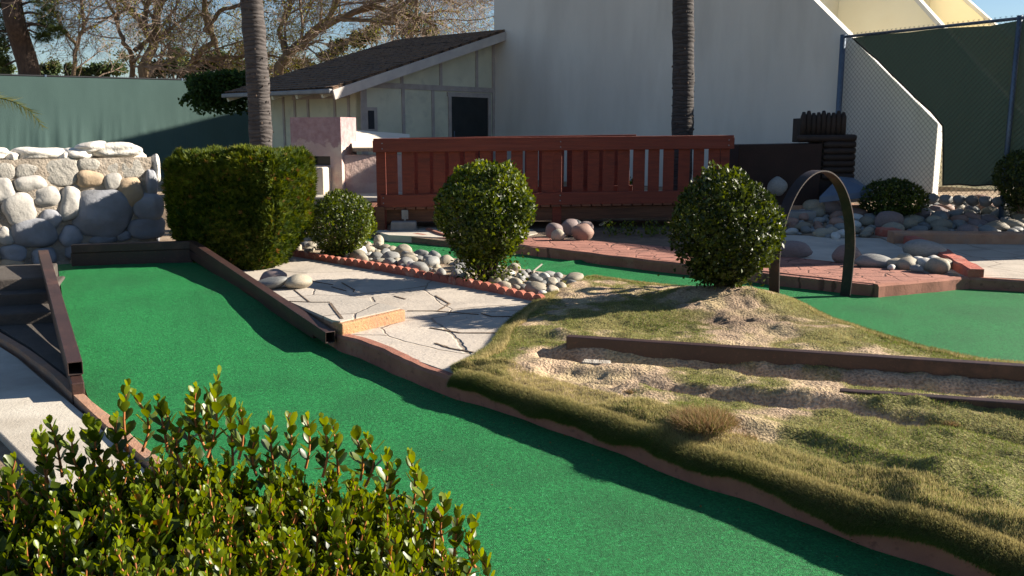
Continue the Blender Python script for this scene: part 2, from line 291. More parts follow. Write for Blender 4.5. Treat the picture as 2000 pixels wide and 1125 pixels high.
class MB:
    def __init__(s): s.v = []; s.f = []; s.mi = []; s.uv = None
    def add(s, vs, fs, mi=0):
        n = len(s.v); s.v += [Vector(x) for x in vs]; s.f += [[n+i for i in f] for f in fs]; s.mi += [mi]*len(fs); return s
    def prism(s, poly, z0, z1, mi=0):
        n = len(poly); a = sum(poly[i][0]*poly[(i+1) % n][1]-poly[(i+1) % n][0]*poly[i][1] for i in range(n))
        if a < 0: poly = poly[::-1]
        zz = lambda z, i: z[i] if hasattr(z, '__len__') else z
        vs = [(p[0], p[1], zz(z0, i)) for i, p in enumerate(poly)]+[(p[0], p[1], zz(z1, i)) for i, p in enumerate(poly)]
        fs = [list(range(n))[::-1], [n+i for i in range(n)]]+[[i, (i+1) % n, n+(i+1) % n, n+i] for i in range(n)]
        return s.add(vs, fs, mi)
    def box(s, c, size, rz=0, mi=0):
        x, y, z = [k/2 for k in size]; R = Matrix.Rotation(rz, 3, 'Z'); c = Vector(c)
        vs = [c+R @ Vector((a*x, b*y, d*z)) for d in (-1, 1) for a, b in ((-1, -1), (1, -1), (1, 1), (-1, 1))]
        return s.add(vs, [[3, 2, 1, 0], [4, 5, 6, 7], [0, 1, 5, 4], [1, 2, 6, 5], [2, 3, 7, 6], [3, 0, 4, 7]], mi)
    def beam(s, a, b, w, h, mi=0, up=(0, 0, 1)):
        a, b = Vector(a), Vector(b); d = (b-a).normalized(); sd = d.cross(Vector(up)).normalized(); u = sd.cross(d)
        vs = [p+sd*(i*w/2)+u*(j*h/2) for p in (a, b) for i, j in ((-1, -1), (1, -1), (1, 1), (-1, 1))]
        return s.add(vs, [[0, 1, 2, 3], [7, 6, 5, 4], [0, 4, 5, 1], [1, 5, 6, 2], [2, 6, 7, 3], [3, 7, 4, 0]], mi)
    def tube(s, pts, rad, n=8, mi=0, cap=True, jit=0):
        pts = [Vector(p) for p in pts]; rings = []
        rad = rad if hasattr(rad, '__len__') else [rad]*len(pts)
        ref = None
        for i, p in enumerate(pts):
            d = (pts[min(i+1, len(pts)-1)]-pts[max(i-1, 0)]).normalized()
            if ref is None: ref = Vector((0, 0, 1)) if abs(d.z) < .9 else Vector((1, 0, 0))
            sd = d.cross(ref).normalized(); u = sd.cross(d)
            ref = u
            rings.append([p+(sd*math.cos(2*math.pi*k/n)+u*math.sin(2*math.pi*k/n))*rad[i]*(1+(random.uniform(-jit, jit) if jit else 0)) for k in range(n)])
        vs = [q for r in rings for q in r]
        fs = [[i*n+k, i*n+(k+1) % n, (i+1)*n+(k+1) % n, (i+1)*n+k] for i in range(len(pts)-1) for k in range(n)]
        if cap: fs += [list(range(n))[::-1], [(len(pts)-1)*n+k for k in range(n)]]
        return s.add(vs, fs, mi)
    def build(s, name, m, parent=None, bev=0, smooth=False, seg=2, org=None):
        vs = s.v
        if parent is None:
            if org is None:
                xs = [v.x for v in vs]; ys = [v.y for v in vs]; org = Vector(((min(xs)+max(xs))/2, (min(ys)+max(ys))/2, min(v.z for v in vs)))
            o0 = Vector(org)
        else: o0 = ORG[parent.name]
        me = bpy.data.meshes.new(name); me.from_pydata([v-o0 for v in vs], [], s.f)
        ms = m if isinstance(m, (list, tuple)) else [m]
        for k in ms: me.materials.append(MT[k] if isinstance(k, str) else k)
        if len(ms) > 1: me.polygons.foreach_set('material_index', s.mi)
        bm = bmesh.new(); bm.from_mesh(me); bmesh.ops.recalc_face_normals(bm, faces=bm.faces); bm.to_mesh(me); bm.free()
        if smooth: me.polygons.foreach_set('use_smooth', [True]*len(me.polygons))
        me.update()
        o = link(name, me, parent, o0)
        if bev:
            b = o.modifiers.new('bevel', 'BEVEL'); b.width = bev; b.segments = seg; b.limit_method = 'ANGLE'; b.angle_limit = math.radians(40)
        return o

def fast_mesh(name, V, Fc, m, parent=None, org=None, tint=None, colr=None, smooth=False):
    """numpy vertices, triangle/quad index array -> one mesh object"""
    V = np.asarray(V, np.float32); Fc = np.asarray(Fc, np.int32); k = Fc.shape[1]
    o0 = ORG[parent.name] if parent is not None else Vector(org if org is not None else (float(V[:, 0].mean()), float(V[:, 1].mean()), float(V[:, 2].min())))
    me = bpy.data.meshes.new(name); me.vertices.add(len(V)); me.loops.add(Fc.size); me.polygons.add(len(Fc))
    me.vertices.foreach_set('co', (V-np.array(o0, np.float32)).ravel())
    me.loops.foreach_set('vertex_index', Fc.ravel()); me.polygons.foreach_set('loop_start', np.arange(0, Fc.size, k, dtype=np.int32))
    me.update(calc_edges=True); me.validate()
    me.materials.append(MT[m])
    if tint is not None:
        a = me.attributes.new('tint', 'FLOAT', 'POINT'); a.data.foreach_set('value', np.asarray(tint, np.float32))
    if colr is not None:
        a = me.color_attributes.new('Col', 'FLOAT_COLOR', 'POINT'); cc = np.ones((len(V), 4), np.float32); cc[:, :3] = colr; a.data.foreach_set('color', cc.ravel())
    if smooth: me.polygons.foreach_set('use_smooth', np.ones(len(Fc), bool))
    return link(name, me, parent, o0)

LEAF = (np.array([(0, 0, 0), (-.17, .22, .05), (.17, .22, .05), (0, .25, 0), (-.30, .55, .09), (.30, .55, .09), (0, .55, .02), (-.24, .84, .10), (.24, .84, .10), (0, .86, .05), (0, 1, .08)], float),
        np.array([(0, 3, 1), (0, 2, 3), (1, 3, 4), (3, 6, 4), (3, 2, 5), (3, 5, 6), (4, 6, 7), (6, 9, 7), (6, 5, 8), (6, 8, 9), (7, 9, 10), (9, 8, 10)]))
LEAF4 = (np.array([(0, 0, 0), (-.32, .5, .08), (0, .5, 0), (.32, .5, .08), (0, 1, -.03)], float),
         np.array([(0, 2, 1), (0, 3, 2), (1, 2, 4), (2, 3, 4)]))
CARD = (np.array([(0, 0, 0), (-.3, .55, 0), (.3, .5, 0), (0, 1, 0)], float), np.array([(0, 2, 1), (1, 2, 3)]))
SPRAY = (np.array([(0, 0, 0), (-.10, .5, .02), (.10, .5, .02), (0, 1.05, 0), (-.42, .75, .06), (.42, .7, -.06), (-.30, .42, 0), (.30, .38, 0)], float),
         np.array([(0, 2, 1), (1, 2, 3), (0, 1, 4), (0, 5, 2), (0, 1, 6), (0, 7, 2)]))
NEEDLE = (np.array([(-.04, 0, 0), (.04, 0, 0), (0, 1, 0), (-.5, .75, .1), (.5, .7, -.1), (-.35, .9, -.1), (.3, .95, .1)], float),
          np.array([(0, 1, 2), (0, 1, 3), (0, 1, 4), (0, 1, 5), (0, 1, 6)]))
def unit(a): return a/np.maximum(np.linalg.norm(a, axis=1, keepdims=True), 1e-9)
def scatter(tpl, P, D, Nn, S, T):
    """P positions, D leaf axes, Nn rough normals, S sizes, T tints -> V, F, tint"""
    tv, tf = tpl; D = unit(D); X = unit(np.cross(D, Nn)); Z = np.cross(X, D)
    V = P[:, None, :]+S[:, None, None]*(tv[None, :, 0, None]*X[:, None, :]+tv[None, :, 1, None]*D[:, None, :]+tv[None, :, 2, None]*Z[:, None, :])
    n = len(P); k = len(tv)
    Fc = (tf[None]+(np.arange(n)*k)[:, None, None]).reshape(-1, 3)
    return V.reshape(-1, 3), Fc, np.repeat(T, k)
def rv(n): return unit(RNG.normal(size=(n, 3)))

def pip(px, py, poly):
    px = np.asarray(px); py = np.asarray(py); ins = np.zeros(px.shape, bool); n = len(poly)
    for i in range(n):
        x1, y1 = poly[i][0], poly[i][1]; x2, y2 = poly[(i+1) % n][0], poly[(i+1) % n][1]
        c = ((y1 > py) != (y2 > py)) & (px < (x2-x1)*(py-y1)/((y2-y1) if y2 != y1 else 1e-9)+x1)
        ins ^= c
    return ins
def pdist(px, py, poly, closed=True):
    d = np.full(np.shape(px), 1e9); n = len(poly)
    for i in range(n if closed else n-1):
        x1, y1 = poly[i][0], poly[i][1]; x2, y2 = poly[(i+1) % n][0], poly[(i+1) % n][1]
        dx, dy = x2-x1, y2-y1; t = np.clip(((px-x1)*dx+(py-y1)*dy)/(dx*dx+dy*dy+1e-12), 0, 1)
        d = np.minimum(d, np.hypot(px-x1-t*dx, py-y1-t*dy))
    return d
_lat = RNG.random((64, 64))
def vnoise(x, y, s=1.0, o=0):
    x = np.asarray(x)*s+o*13.7; y = np.asarray(y)*s+o*7.3
    xi = np.floor(x).astype(int); yi = np.floor(y).astype(int); fx = x-xi; fy = y-yi; fx = fx*fx*(3-2*fx); fy = fy*fy*(3-2*fy)
    g = lambda a, b: _lat[a % 64, b % 64]
    return (g(xi, yi)*(1-fx)+g(xi+1, yi)*fx)*(1-fy)+(g(xi, yi+1)*(1-fx)+g(xi+1, yi+1)*fx)*fy-.5
def fbm(x, y, s, o=0): return vnoise(x, y, s, o)+.5*vnoise(x, y, s*2.1, o+1)+.25*vnoise(x, y, s*4.3, o+2)
def pts(L, z): return [G(u, v, z) for u, v in L]
def resample(P, n):
    P = [Vector(p) for p in P]; d = [0]
    for a, b in zip(P, P[1:]): d.append(d[-1]+(b-a).length)
    out = []
    for i in range(n):
        t = d[-1]*i/(n-1); k = max(j for j in range(len(d)) if d[j] <= t+1e-9); k = min(k, len(P)-2)
        out.append(P[k].lerp(P[k+1], (t-d[k])/max(d[k+1]-d[k], 1e-9)))
    return out

def rock_mesh(name, seed, m, sub=3, flat=(1, 1, .6), lump=.12):
    bm = bmesh.new(); bmesh.ops.create_icosphere(bm, subdivisions=sub, radius=1)
    o = Vector((seed*3.1, seed*1.7, seed*.9))
    for v in bm.verts:
        k = 1+lump*noise.noise(v.co*1.1+o)*2+lump*.35*noise.noise(v.co*3+o)
        v.co = Vector((v.co.x*flat[0], v.co.y*flat[1], v.co.z*flat[2]))*k
    for f in bm.faces: f.smooth = True
    me = bpy.data.meshes.new(name); bm.to_mesh(me); bm.free(); me.materials.append(MT[m]); return me
# ================= THE SETTING: ground, lanes, paths =================
def gz(x, y):
    x = np.asarray(x, float); y = np.asarray(y, float)
    terr = sm(15.0, 15.6, y)*.45
    ramp = np.clip((y-12.6)/(15.6-12.6), 0, 1)*.34+.14*sm(11.9, 12.3, y)
    w = sm(3.6, 4.4, x-(y-13)*.10)
    return -.03+terr*(1-w)+ramp*w
xs = np.concatenate([[-260, -90, -40, -20], np.arange(-12, 14.01, .25), [20, 40, 90, 260]])
ys = np.concatenate([[-30, -8, -2], np.arange(0, 24.01, .25), [30, 45, 90, 300]])
XX, YY = np.meshgrid(xs, ys); ZZ = gz(XX, YY)+np.where((YY > 9), .02, .006)*fbm(XX, YY, 1.5)
V = np.stack([XX, YY, ZZ], -1).reshape(-1, 3); nx = len(xs)
Fc = np.array([(j*nx+i, j*nx+i+1, (j+1)*nx+i+1, (j+1)*nx+i) for j in range(len(ys)-1) for i in range(nx-1)])
tag(fast_mesh('ground', V, Fc, 'soil', org=(0, 0, 0), smooth=True), kind='structure')

def struct(mb, name, m, bev=0, smooth=False):
    return tag(mb.build(name, m, bev=bev, smooth=smooth), kind='structure')

# front lane of artificial turf, rising towards the tee end
Lp = [(112, 508, .245), (113, 520, .245), (122, 580, .20), (138, 650, .12), (160, 740, .02), (175, 782, 0), (290, 885, 0), (420, 985, 0), (600, 1130, 0), (820, 1320, 0)]
Rp = [(402, 506, .245), (412, 516, .245), (480, 575, .19), (560, 622, .10), (652, 676, .015), (712, 704, 0), (775, 737, 0), (850, 766, 0), (960, 802, 0), (1152, 868, 0), (1324, 938, 0), (1628, 1046, 0), (1857, 1124, 0), (2250, 1270, 0)]
LW = resample([G(*p) for p in Lp], 90); RW = resample([G(*p) for p in Rp], 90)
for _ in range(2): RW = [RW[0]]+[(RW[i-1]+RW[i]*2+RW[i+1])/4 for i in range(1, 89)]+[RW[89]]
RW = [p+Vector((.03, .015, 0)) if i > 40 else p for i, p in enumerate(RW)]
V = []; n = 26
for i in range(90):
    for j in range(n):
        t = j/(n-1); p = LW[i].lerp(RW[i], t)
        z = p.z+.004*math.sin(i*.7+j)*math.sin(j*1.1)+.006
        back = max(0, 1-i/5.0); z -= .05*back*back        # rolled rim at the back of the tee
        edge = max(0, 1-j/3.0); z -= .012*edge
        V.append((p.x, p.y, z))
Fc = np.array([(i*n+j, (i+1)*n+j, (i+1)*n+j+1, i*n+j+1) for i in range(89) for j in range(n-1)])
tag(fast_mesh('front_putting_lane', V, Fc, 'turf', org=(0, 0, 0), smooth=True), kind='structure')

# rear lane
rear = [(690, 452), (860, 474), (1040, 500), (1310, 535), (1523, 556), (1715, 580), (1892, 562), (2000, 566), (2400, 588), (2600, 760), (2300, 790), (2000, 735), (1800, 705), (1620, 650), (1500, 610), (1300, 590), (1150, 565), (1000, 545), (860, 515), (700, 485)]
rw = [G(u, v, 0) for u, v in rear]
gx, gy = np.meshgrid(np.arange(-3.2, 10, .06), np.arange(4.5, 14.5, .06)); ins = pip(gx, gy, rw)
cr = G(1135, 512, 0); cre = G(1010, 530, 0)
dcr = pdist(gx, gy, [cr, cre], closed=False)
gz_ = .004+.035*np.exp(-(dcr/.05)**2)*1.0+.004*fbm(gx, gy, 2)
idx = np.arange(gx.size).reshape(gx.shape); cell = ins[:-1, :-1] | ins[1:, 1:] | ins[:-1, 1:] | ins[1:, :-1]
jj, ii = np.nonzero(cell)
Fc = np.stack([idx[jj, ii], idx[jj, ii+1], idx[jj+1, ii+1], idx[jj+1, ii]], 1)
used, inv = np.unique(Fc, return_inverse=True); Vv = np.stack([gx.ravel(), gy.ravel(), gz_.ravel()], 1)[used]
tag(fast_mesh('rear_putting_lane', Vv, inv.reshape(Fc.shape), 'turf', org=(0, 0, 0), smooth=True), kind='structure')

# flagstone path in the middle
pf = [G(*p, 0) for p in [(640, 676), (660, 692), (712, 704), (775, 737), (850, 766), (880, 778), (935, 795)]]
pfo = []
for i, p in enumerate(pf):
    d = (pf[min(i+1, 6)]-pf[max(i-1, 0)]).normalized(); pfo.append(Vector((p.x-d.y*.07, p.y+d.x*.07, .13)))
path = pfo+pts([(960, 700), (1010, 640), (1062, 590), (1010, 574), (900, 552), (800, 532), (700, 514), (560, 492), (380, 492), (420, 540), (520, 600)], .13)
struct(MB().prism(path, -.05, .13), 'flagstone_path', 'flagstone')
# open joints between the flags
jt = MB()
for L_ in [[(648, 560), (676, 568)], [(668, 552), (692, 566), (690, 570)], [(605, 548), (650, 556)],
          [(850, 577), (878, 593), (855, 607)], [(752, 597), (768, 600)], [(770, 578), (792, 584)], [(795, 607), (850, 607), (935, 614)], [(840, 640), (900, 650), (970, 650)], [(850, 670), (880, 680), (925, 688)],
          [(940, 612), (960, 618), (1000, 618)]]:
    P_ = pts(L_, .134)
    for a, b in zip(P_, P_[1:]):
        for k in range(4):
            p = a.lerp(b, k/4); q_ = a.lerp(b, (k+1)/4); w = random.uniform(.008, .022)
            jt.beam(p, q_, w, .004)
struct(jt, 'path_joints', 'dark_soil')
# raised landing beside the lane
rA, rB = G(376, 478, .42), G(645, 659, .125); rdir = (rB-rA); rdir.z = 0; rn_ = Vector((-rdir.y, rdir.x, 0)).normalized()
sz_ = .225
rp = [rA.lerp(rB, f_)+rn_*.065 for f_ in (.97, .6, .32)]
top = [G(792, 603, sz_), G(668, 631, sz_)]+[Vector((p.x, p.y, sz_)) for p in rp]+pts([(575, 557), (660, 572)], sz_)
mb = MB().prism(top, .0, .218); struct(mb, 'step_core', 'ochre', bev=.012)
ti = sum(top, Vector())/len(top)
inn = [p.lerp(ti, .055 if i not in (2, 3) else .0) for i, p in enumerate(top)]
struct(MB().prism(inn, .19, .227), 'step_paving', 'step_flag')
jt = MB()
for L_ in [[(645, 592), (655, 606), (668, 622)], [(575, 566), (605, 590)], [(560, 588), (610, 590), (645, 590)]]:
    P_ = pts(L_, .230)
    for a, b in zip(P_, P_[1:]): jt.beam(a, b, .022 if L_[0][0] == 645 else .010, .004)
struct(jt, 'step_joints', 'dark_soil')

# kerb between front lane and mound
kb = [G(*p, 0) for p in [(640, 676), (660, 692), (712, 704), (775, 737), (850, 766), (880, 778), (960, 802), (1035, 826), (1152, 868), (1238, 901), (1324, 938), (1449, 978), (1628, 1046), (1723, 1081), (1857, 1124), (2250, 1270)]]
kb = resample(kb, 70)
for _ in range(3): kb = [kb[0]]+[(kb[i-1]+kb[i]*2+kb[i+1])/4 for i in range(1, 69)]+[kb[69]]
def kerb_run(poly, w, h, hz=0.0, back=None):
    mb = MB(); rings = []
    for i, p in enumerate(poly):
        d = (poly[min(i+1, len(poly)-1)]-poly[max(i-1, 0)]); d.z = 0; d.normalize(); nrm = Vector((-d.y, d.x, 0))
        if back: nrm = nrm*back
        wob = .004*math.sin(i*1.3)+.003*math.sin(i*.5+1)
        hh = h(i) if callable(h) else h
        rings.append([p+nrm*wob+Vector((0, 0, hz-.05)), p+nrm*(wob+.004)+Vector((0, 0, hz+hh-.02)), p+nrm*(wob+.022)+Vector((0, 0, hz+hh+wob*.5)), p+nrm*w+Vector((0, 0, hz+hh+wob*.5)), p+nrm*w+Vector((0, 0, hz-.05))])
    vs = [v for r in rings for v in r]; k = 5
    fs = [[i*k+j, i*k+(j+1) % k, (i+1)*k+(j+1) % k, (i+1)*k+j] for i in range(len(poly)-1) for j in range(k)]
    fs += [list(range(k)), [(len(poly)-1)*k+j for j in range(k)]]
    mb.add(vs, fs); return mb
struct(kerb_run(kb, .085, lambda i: .128 if i > 14 else .138, back=1), 'lane_kerb', 'kerb')
j_ = MB()
for u, v in [(880, 772), (706, 700), (1175, 872), (1560, 1018)]:
    p = G(u, v, 0); j_.box(p+Vector((.0, .012, .062)), (.006, .03, .125), rz=-.5)
# left kerb and concrete walk
lk = resample([G(*p, 0) for p in [(-160, 560), (0, 655), (60, 690), (130, 742), (175, 785), (290, 885), (420, 985), (600, 1130), (820, 1320)]], 50)
struct(kerb_run(lk, .075, .045, back=-1), 'side_kerb', 'kerb_tan')
walk = [G(*p, 0) for p in [(-500, 520), (-60, 640), (35, 702), (105, 762), (200, 842), (300, 935), (400, 1030), (240, 1030), (85, 935), (0, 850), (-120, 760), (-500, 620)]]
struct(MB().prism(walk, -.08, .012), 'concrete_walk', 'concrete', bev=.008)
# dark slab and two steps between the side kerb and the steel rail
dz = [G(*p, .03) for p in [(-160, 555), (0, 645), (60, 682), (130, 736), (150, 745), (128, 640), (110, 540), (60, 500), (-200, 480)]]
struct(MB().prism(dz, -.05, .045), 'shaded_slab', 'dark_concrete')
for k, (vv, zz) in enumerate([(612, .14), (574, .24), (545, .34)]):
    a, b = G(-130, vv+8, zz), G(105-6*k, vv-4, zz); n_ = Vector((a.y-b.y, b.x-a.x, 0)).normalized()
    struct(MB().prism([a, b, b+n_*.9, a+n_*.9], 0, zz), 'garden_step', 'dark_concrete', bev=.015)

# red stamped path
bp = pts([(1000, 475), (1040, 484), (1304, 510), (1523, 539), (1713, 559), (1888, 543), (1870, 540), (1730, 523), (1650, 513), (1525, 499), (1310, 482), (1160, 470), (1040, 463), (990, 470)], .12)
for p in bp[:6]: p.y += .08
struct(MB().prism(bp, -.05, .118), 'red_stamped_path', 'brick_stamp', bev=.006)
bk = [G(u, v, 0) for u, v in [(830, 462), (860, 474), (950, 488), (1040, 500), (1304, 534), (1523, 557), (1717, 581), (1718, 581)]]
bk = resample([Vector(p) for p in bk], 60)
struct(kerb_run(bk, .07, .128, back=1), 'path_kerb', 'kerb')
bk2 = resample([G(1716, 582, 0), G(1892, 565, 0)], 14); struct(kerb_run(bk2, .08, .128, back=1), 'path_kerb', 'kerb')
bk3 = resample([G(1890, 565, 0), G(2000, 571, 0), G(2500, 600, 0)], 20); struct(kerb_run(bk3, .08, .118, back=1), 'path_kerb', 'kerb')
# grey stamped path right, pale slab behind the hoop
gp = pts([(1888, 543), (1960, 544), (2400, 568), (2500, 480), (2000, 470), (1720, 462), (1800, 500)], .12)
for p in gp[:3]: p.y += .08
struct(MB().prism(gp, -.05, .117), 'grey_stamped_path', 'stamped')
sl = pts([(1510, 458), (1720, 466), (1800, 500), (1872, 535), (1730, 526), (1650, 518), (1510, 502)], .11)
struct(MB().prism(sl, -.05, .112), 'pale_slab', 'sand_slab')
# bed strip between red path and bridge, concrete apron under it
sb = pts([(700, 452), (860, 470), (1000, 480), (1040, 466), (1160, 473), (1310, 485), (1525, 502), (1560, 440), (1400, 430), (1000, 425), (690, 430)], .08)
struct(MB().prism(sb, -.06, .085), 'bridge_bed', 'dark_soil')
sc_ = pts([(735, 452), (760, 459), (850, 463), (1000, 466), (1050, 455), (1040, 448), (735, 440)], .10)
struct(MB().prism(sc_, -.05, .10), 'bridge_apron', 'concrete')
kb4 = resample([G(725, 460, .0), G(780, 466, .0), G(845, 476, .0), G(900, 482, 0)], 12); struct(kerb_run(kb4, .12, .10, back=1), 'path_kerb', 'kerb')

# red rounded kerb between pale slab and grey path; concrete kerb behind
rk = resample([G(1712, 462, .1), G(1740, 466, .1), G(1800, 492, .1), G(1850, 520, .1), G(1893, 545, .1)], 26)
rkb = kerb_run([p+Vector((-.03, 0, 0)) for p in rk], .16, lambda i: .13-.02*(i/25)+.008*math.sin(i*1.7), back=1)
struct(rkb, 'red_kerb', 'red_kerb')
ck = resample([G(1745, 478, .1), G(2000, 480, .1), G(2500, 486, .1)], 20); struct(kerb_run(ck, .25, .16, back=1), 'bed_kerb', 'kerb_tan')
# low terrace edge behind the bridge
te = [Vector((-3.6, 15.35, 0)), Vector((-1.9, 15.25, 0)), Vector((3.8, 15.5, 0)), Vector((3.8, 17, 0)), Vector((-3.6, 17, 0))]
struct(MB().prism(te, 0, .46), 'terrace', 'concrete', bev=.02)
# stacked flat slabs beyond the pale slab
for (u0, u1, v, z, Y, d) in [(1500, 1690, 402, .38, 14.1, .5), (1590, 1640, 388, .44, 14.6, .4), (1500, 1600, 414, .30, 13.6, .4)]:
    a = at(u0, v, Y); b = at(u1, v, Y)
    struct(MB().prism([(a.x, Y), (b.x, Y+.1), (b.x, Y+d), (a.x, Y+d)], 0, a.z), 'stone_slab', 'kerb_tan' if d == .5 else 'pier', bev=.02)

# ================= mound =================
ks = min(range(len(kb)), key=lambda i: (kb[i]-G(878, 777, 0)).length)
mp = []
for i in range(ks, len(kb)):
    d = (kb[min(i+1, len(kb)-1)]-kb[i-1]); d.z = 0; d.normalize(); mp.append(Vector((kb[i].x-d.y*.055, kb[i].y+d.x*.055, .15)))
NF = len(mp)
mp += pts([(2900, 1000), (2700, 800)], .15)
mp += pts([(2300, 772), (2000, 716), (1910, 706), (1800, 682), (1700, 650), (1620, 624), (1560, 594), (1505, 575), (1400, 570), (1310, 562), (1230, 553), (1165, 543), (1110, 548), (1062, 575), (1040, 598), (1010, 620), (985, 642), (960, 680), (920, 705), (885, 722)], .13)
MP = mp
B2 = G(1420, 580, .2)
feat = []   # (x,y,amp,sx) gaussian bumps
def bump(u, v, amp, s, z=.18): p = G(u, v, z); feat.append((p.x, p.y, amp, s))
bump(1420, 592, .12, .30); bump(1330, 585, .04, .2); bump(1500, 600, .10, .20); bump(1470, 640, .06, .12)
for q in [(1540, 645, .07, .10), (1600, 655, .07, .11), (1590, 680, .06, .10), (1640, 640, .05, .10), (1480, 690, .05, .09), (1700, 675, .04, .12), (1240, 575, .06, .12), (1150, 570, .04, .15),
          (1120, 610, .04, .18), (1250, 620, .05, .2), (1060, 640, .04, .15), (960, 730, .05, .10), (1250, 800, .06, .14), (1380, 815, .07, .13), (1240, 760, .05, .07), (1560, 790, .02, .08),
          (1900, 960, .06, .16), (1780, 930, .06, .12), (1650, 850, .04, .18), (1980, 900, .04, .2), (1850, 850, .05, .1), (1480, 830, .03, .1), (1990, 1000, .04, .12), (1700, 980, .02, .2), (1100, 650, .06, .07), (1000, 715, .03, .08)]: bump(*q)
ditch1 = pts([(1090, 690), (1180, 700), (1400, 715), (1700, 745), (2100, 775)], .16)
ditch2 = pts([(1080, 725), (1250, 748), (1450, 780), (1650, 800), (1850, 840), (2100, 880)], .16)
ridge = pts([(900, 706), (1100, 722), (1300, 745), (1600, 775), (1800, 790), (2100, 812)], .18)
ridge2 = pts([(1230, 810), (1450, 800), (1600, 825), (1730, 870), (1800, 900), (1960, 915)], .25)
ridge3 = pts([(1880, 900), (1790, 925), (1800, 950), (1900, 975), (2050, 1000)], .25)
def mz(x, y, fine=True):
    x = np.asarray(x, float); y = np.asarray(y, float)
    ed = pdist(x, y, MP)
    h = .150+.012*sm(0, .16, ed)+.020*sm(.1, .8, ed)
    for k_, (a, b, am, s) in enumerate(feat): h = h+am*(1 if k_ < 2 else .62)*np.exp(-((x-a)**2+(y-b)**2)/(2*s*s))*sm(0, .12, ed)
    h = h-.135*np.exp(-(pdist(x, y, ditch1, False)/.11)**2)*sm(0, .2, ed)-.07*np.exp(-(pdist(x, y, ditch2, False)/.10)**2)
    h = h+.035*np.exp(-(pdist(x, y, ridge, False)/.05)**2)*sm(0, .1, ed)+.025*np.exp(-(pdist(x, y, ridge2, False)/.06)**2)+.03*np.exp(-(pdist(x, y, ridge3, False)/.06)**2)
    h = h+(.018*fbm(x, y, 2.2)+.020*fbm(x, y, 5, 4)+.030*np.maximum(0, vnoise(x*1.0, y*1.6, 4.5, 6)-.08)+.016*vnoise(x, y, 13, 2))*sm(0, .25, ed)
    sx_, sy_ = G(1450, 625, .2)[:2]; h = h+.065*fbm(x, y, 9, 6)*np.exp(-((x-sx_)**2/.16+(y-sy_)**2/.06))
    if fine: h = h+.008*fbm(x, y, 26, 9)
    return h
def grassy(x, y):
    ed = pdist(x, y, MP)
    g = .50+1.0*fbm(x, y, 1.7, 3)+.80*fbm(x, y, 7, 5)
    g = g+.45*np.exp(-(ed/.14)**2)
    for (u, v, a, s) in [(1150, 575, -.9, .22), (1250, 690, -.3, .3), (1050, 730, -.7, .25), (1150, 780, -.6, .25), (1450, 630, -.75, .16), (1350, 850, -.6, .22), (1420, 890, -.5, .15), (1300, 720, -.4, .3), (1100, 700, -.6, .15), (1600, 700, -.2, .2),
                         (1300, 640, .5, .4), (1600, 860, .6, .4), (1850, 900, .7, .4), (1250, 800, .4, .2), (1200, 600, .5, .3), (1650, 680, .4, .25), (1550, 820, -.5, .12), (1800, 830, -.4, .12), (1900, 1030, .2, .3)]:
        p = G(u, v, .18); g = g+a*np.exp(-((x-p.x)**2+(y-p.y)**2)/(2*s*s))
    g = g-1.1*np.exp(-(pdist(x, y, ditch1, False)/.13)**2)-1.0*np.exp(-(pdist(x, y, ditch2, False)/.10)**2)
    return g
st = .022
x0, x1, y0, y1 = min(p.x for p in MP), 4.2, min(p.y for p in MP), max(p.y for p in MP)
gx, gy = np.meshgrid(np.arange(x0, x1, st), np.arange(max(y0, 2.2), y1, st)); ins = pip(gx, gy, MP)
idx = np.arange(gx.size).reshape(gx.shape); cell = ins[:-1, :-1] & ins[1:, 1:] & ins[:-1, 1:] & ins[1:, :-1]
hz = mz(gx, gy)
jj, ii = np.nonzero(cell); Fc = np.stack([idx[jj, ii], idx[jj, ii+1], idx[jj+1, ii+1], idx[jj+1, ii]], 1)
used, inv = np.unique(Fc, return_inverse=True); Vv = np.stack([gx.ravel(), gy.ravel(), hz.ravel()], 1)[used]
gg = grassy(Vv[:, 0], Vv[:, 1]); w = sm(.25, .75, gg)[:, None]
soilc = np.array([.42, .31, .21])*(1+.5*fbm(Vv[:, 0], Vv[:, 1], 9, 2))[:, None]; grs = np.array([.18, .17, .06])
straw = np.array([.46, .36, .21]); sw = sm(-.1, .35, fbm(Vv[:, 0], Vv[:, 1], 5, 7))[:, None]
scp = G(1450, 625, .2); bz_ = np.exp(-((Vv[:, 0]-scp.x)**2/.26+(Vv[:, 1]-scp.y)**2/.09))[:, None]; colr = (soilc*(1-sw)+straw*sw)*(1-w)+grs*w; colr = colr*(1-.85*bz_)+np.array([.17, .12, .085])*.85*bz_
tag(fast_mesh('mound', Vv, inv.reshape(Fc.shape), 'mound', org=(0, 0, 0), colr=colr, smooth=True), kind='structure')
skirt = MB().prism([Vector((p.x, p.y, 0)) for p in MP], -.06, .015); struct(skirt, 'mound_base', 'dark_soil')

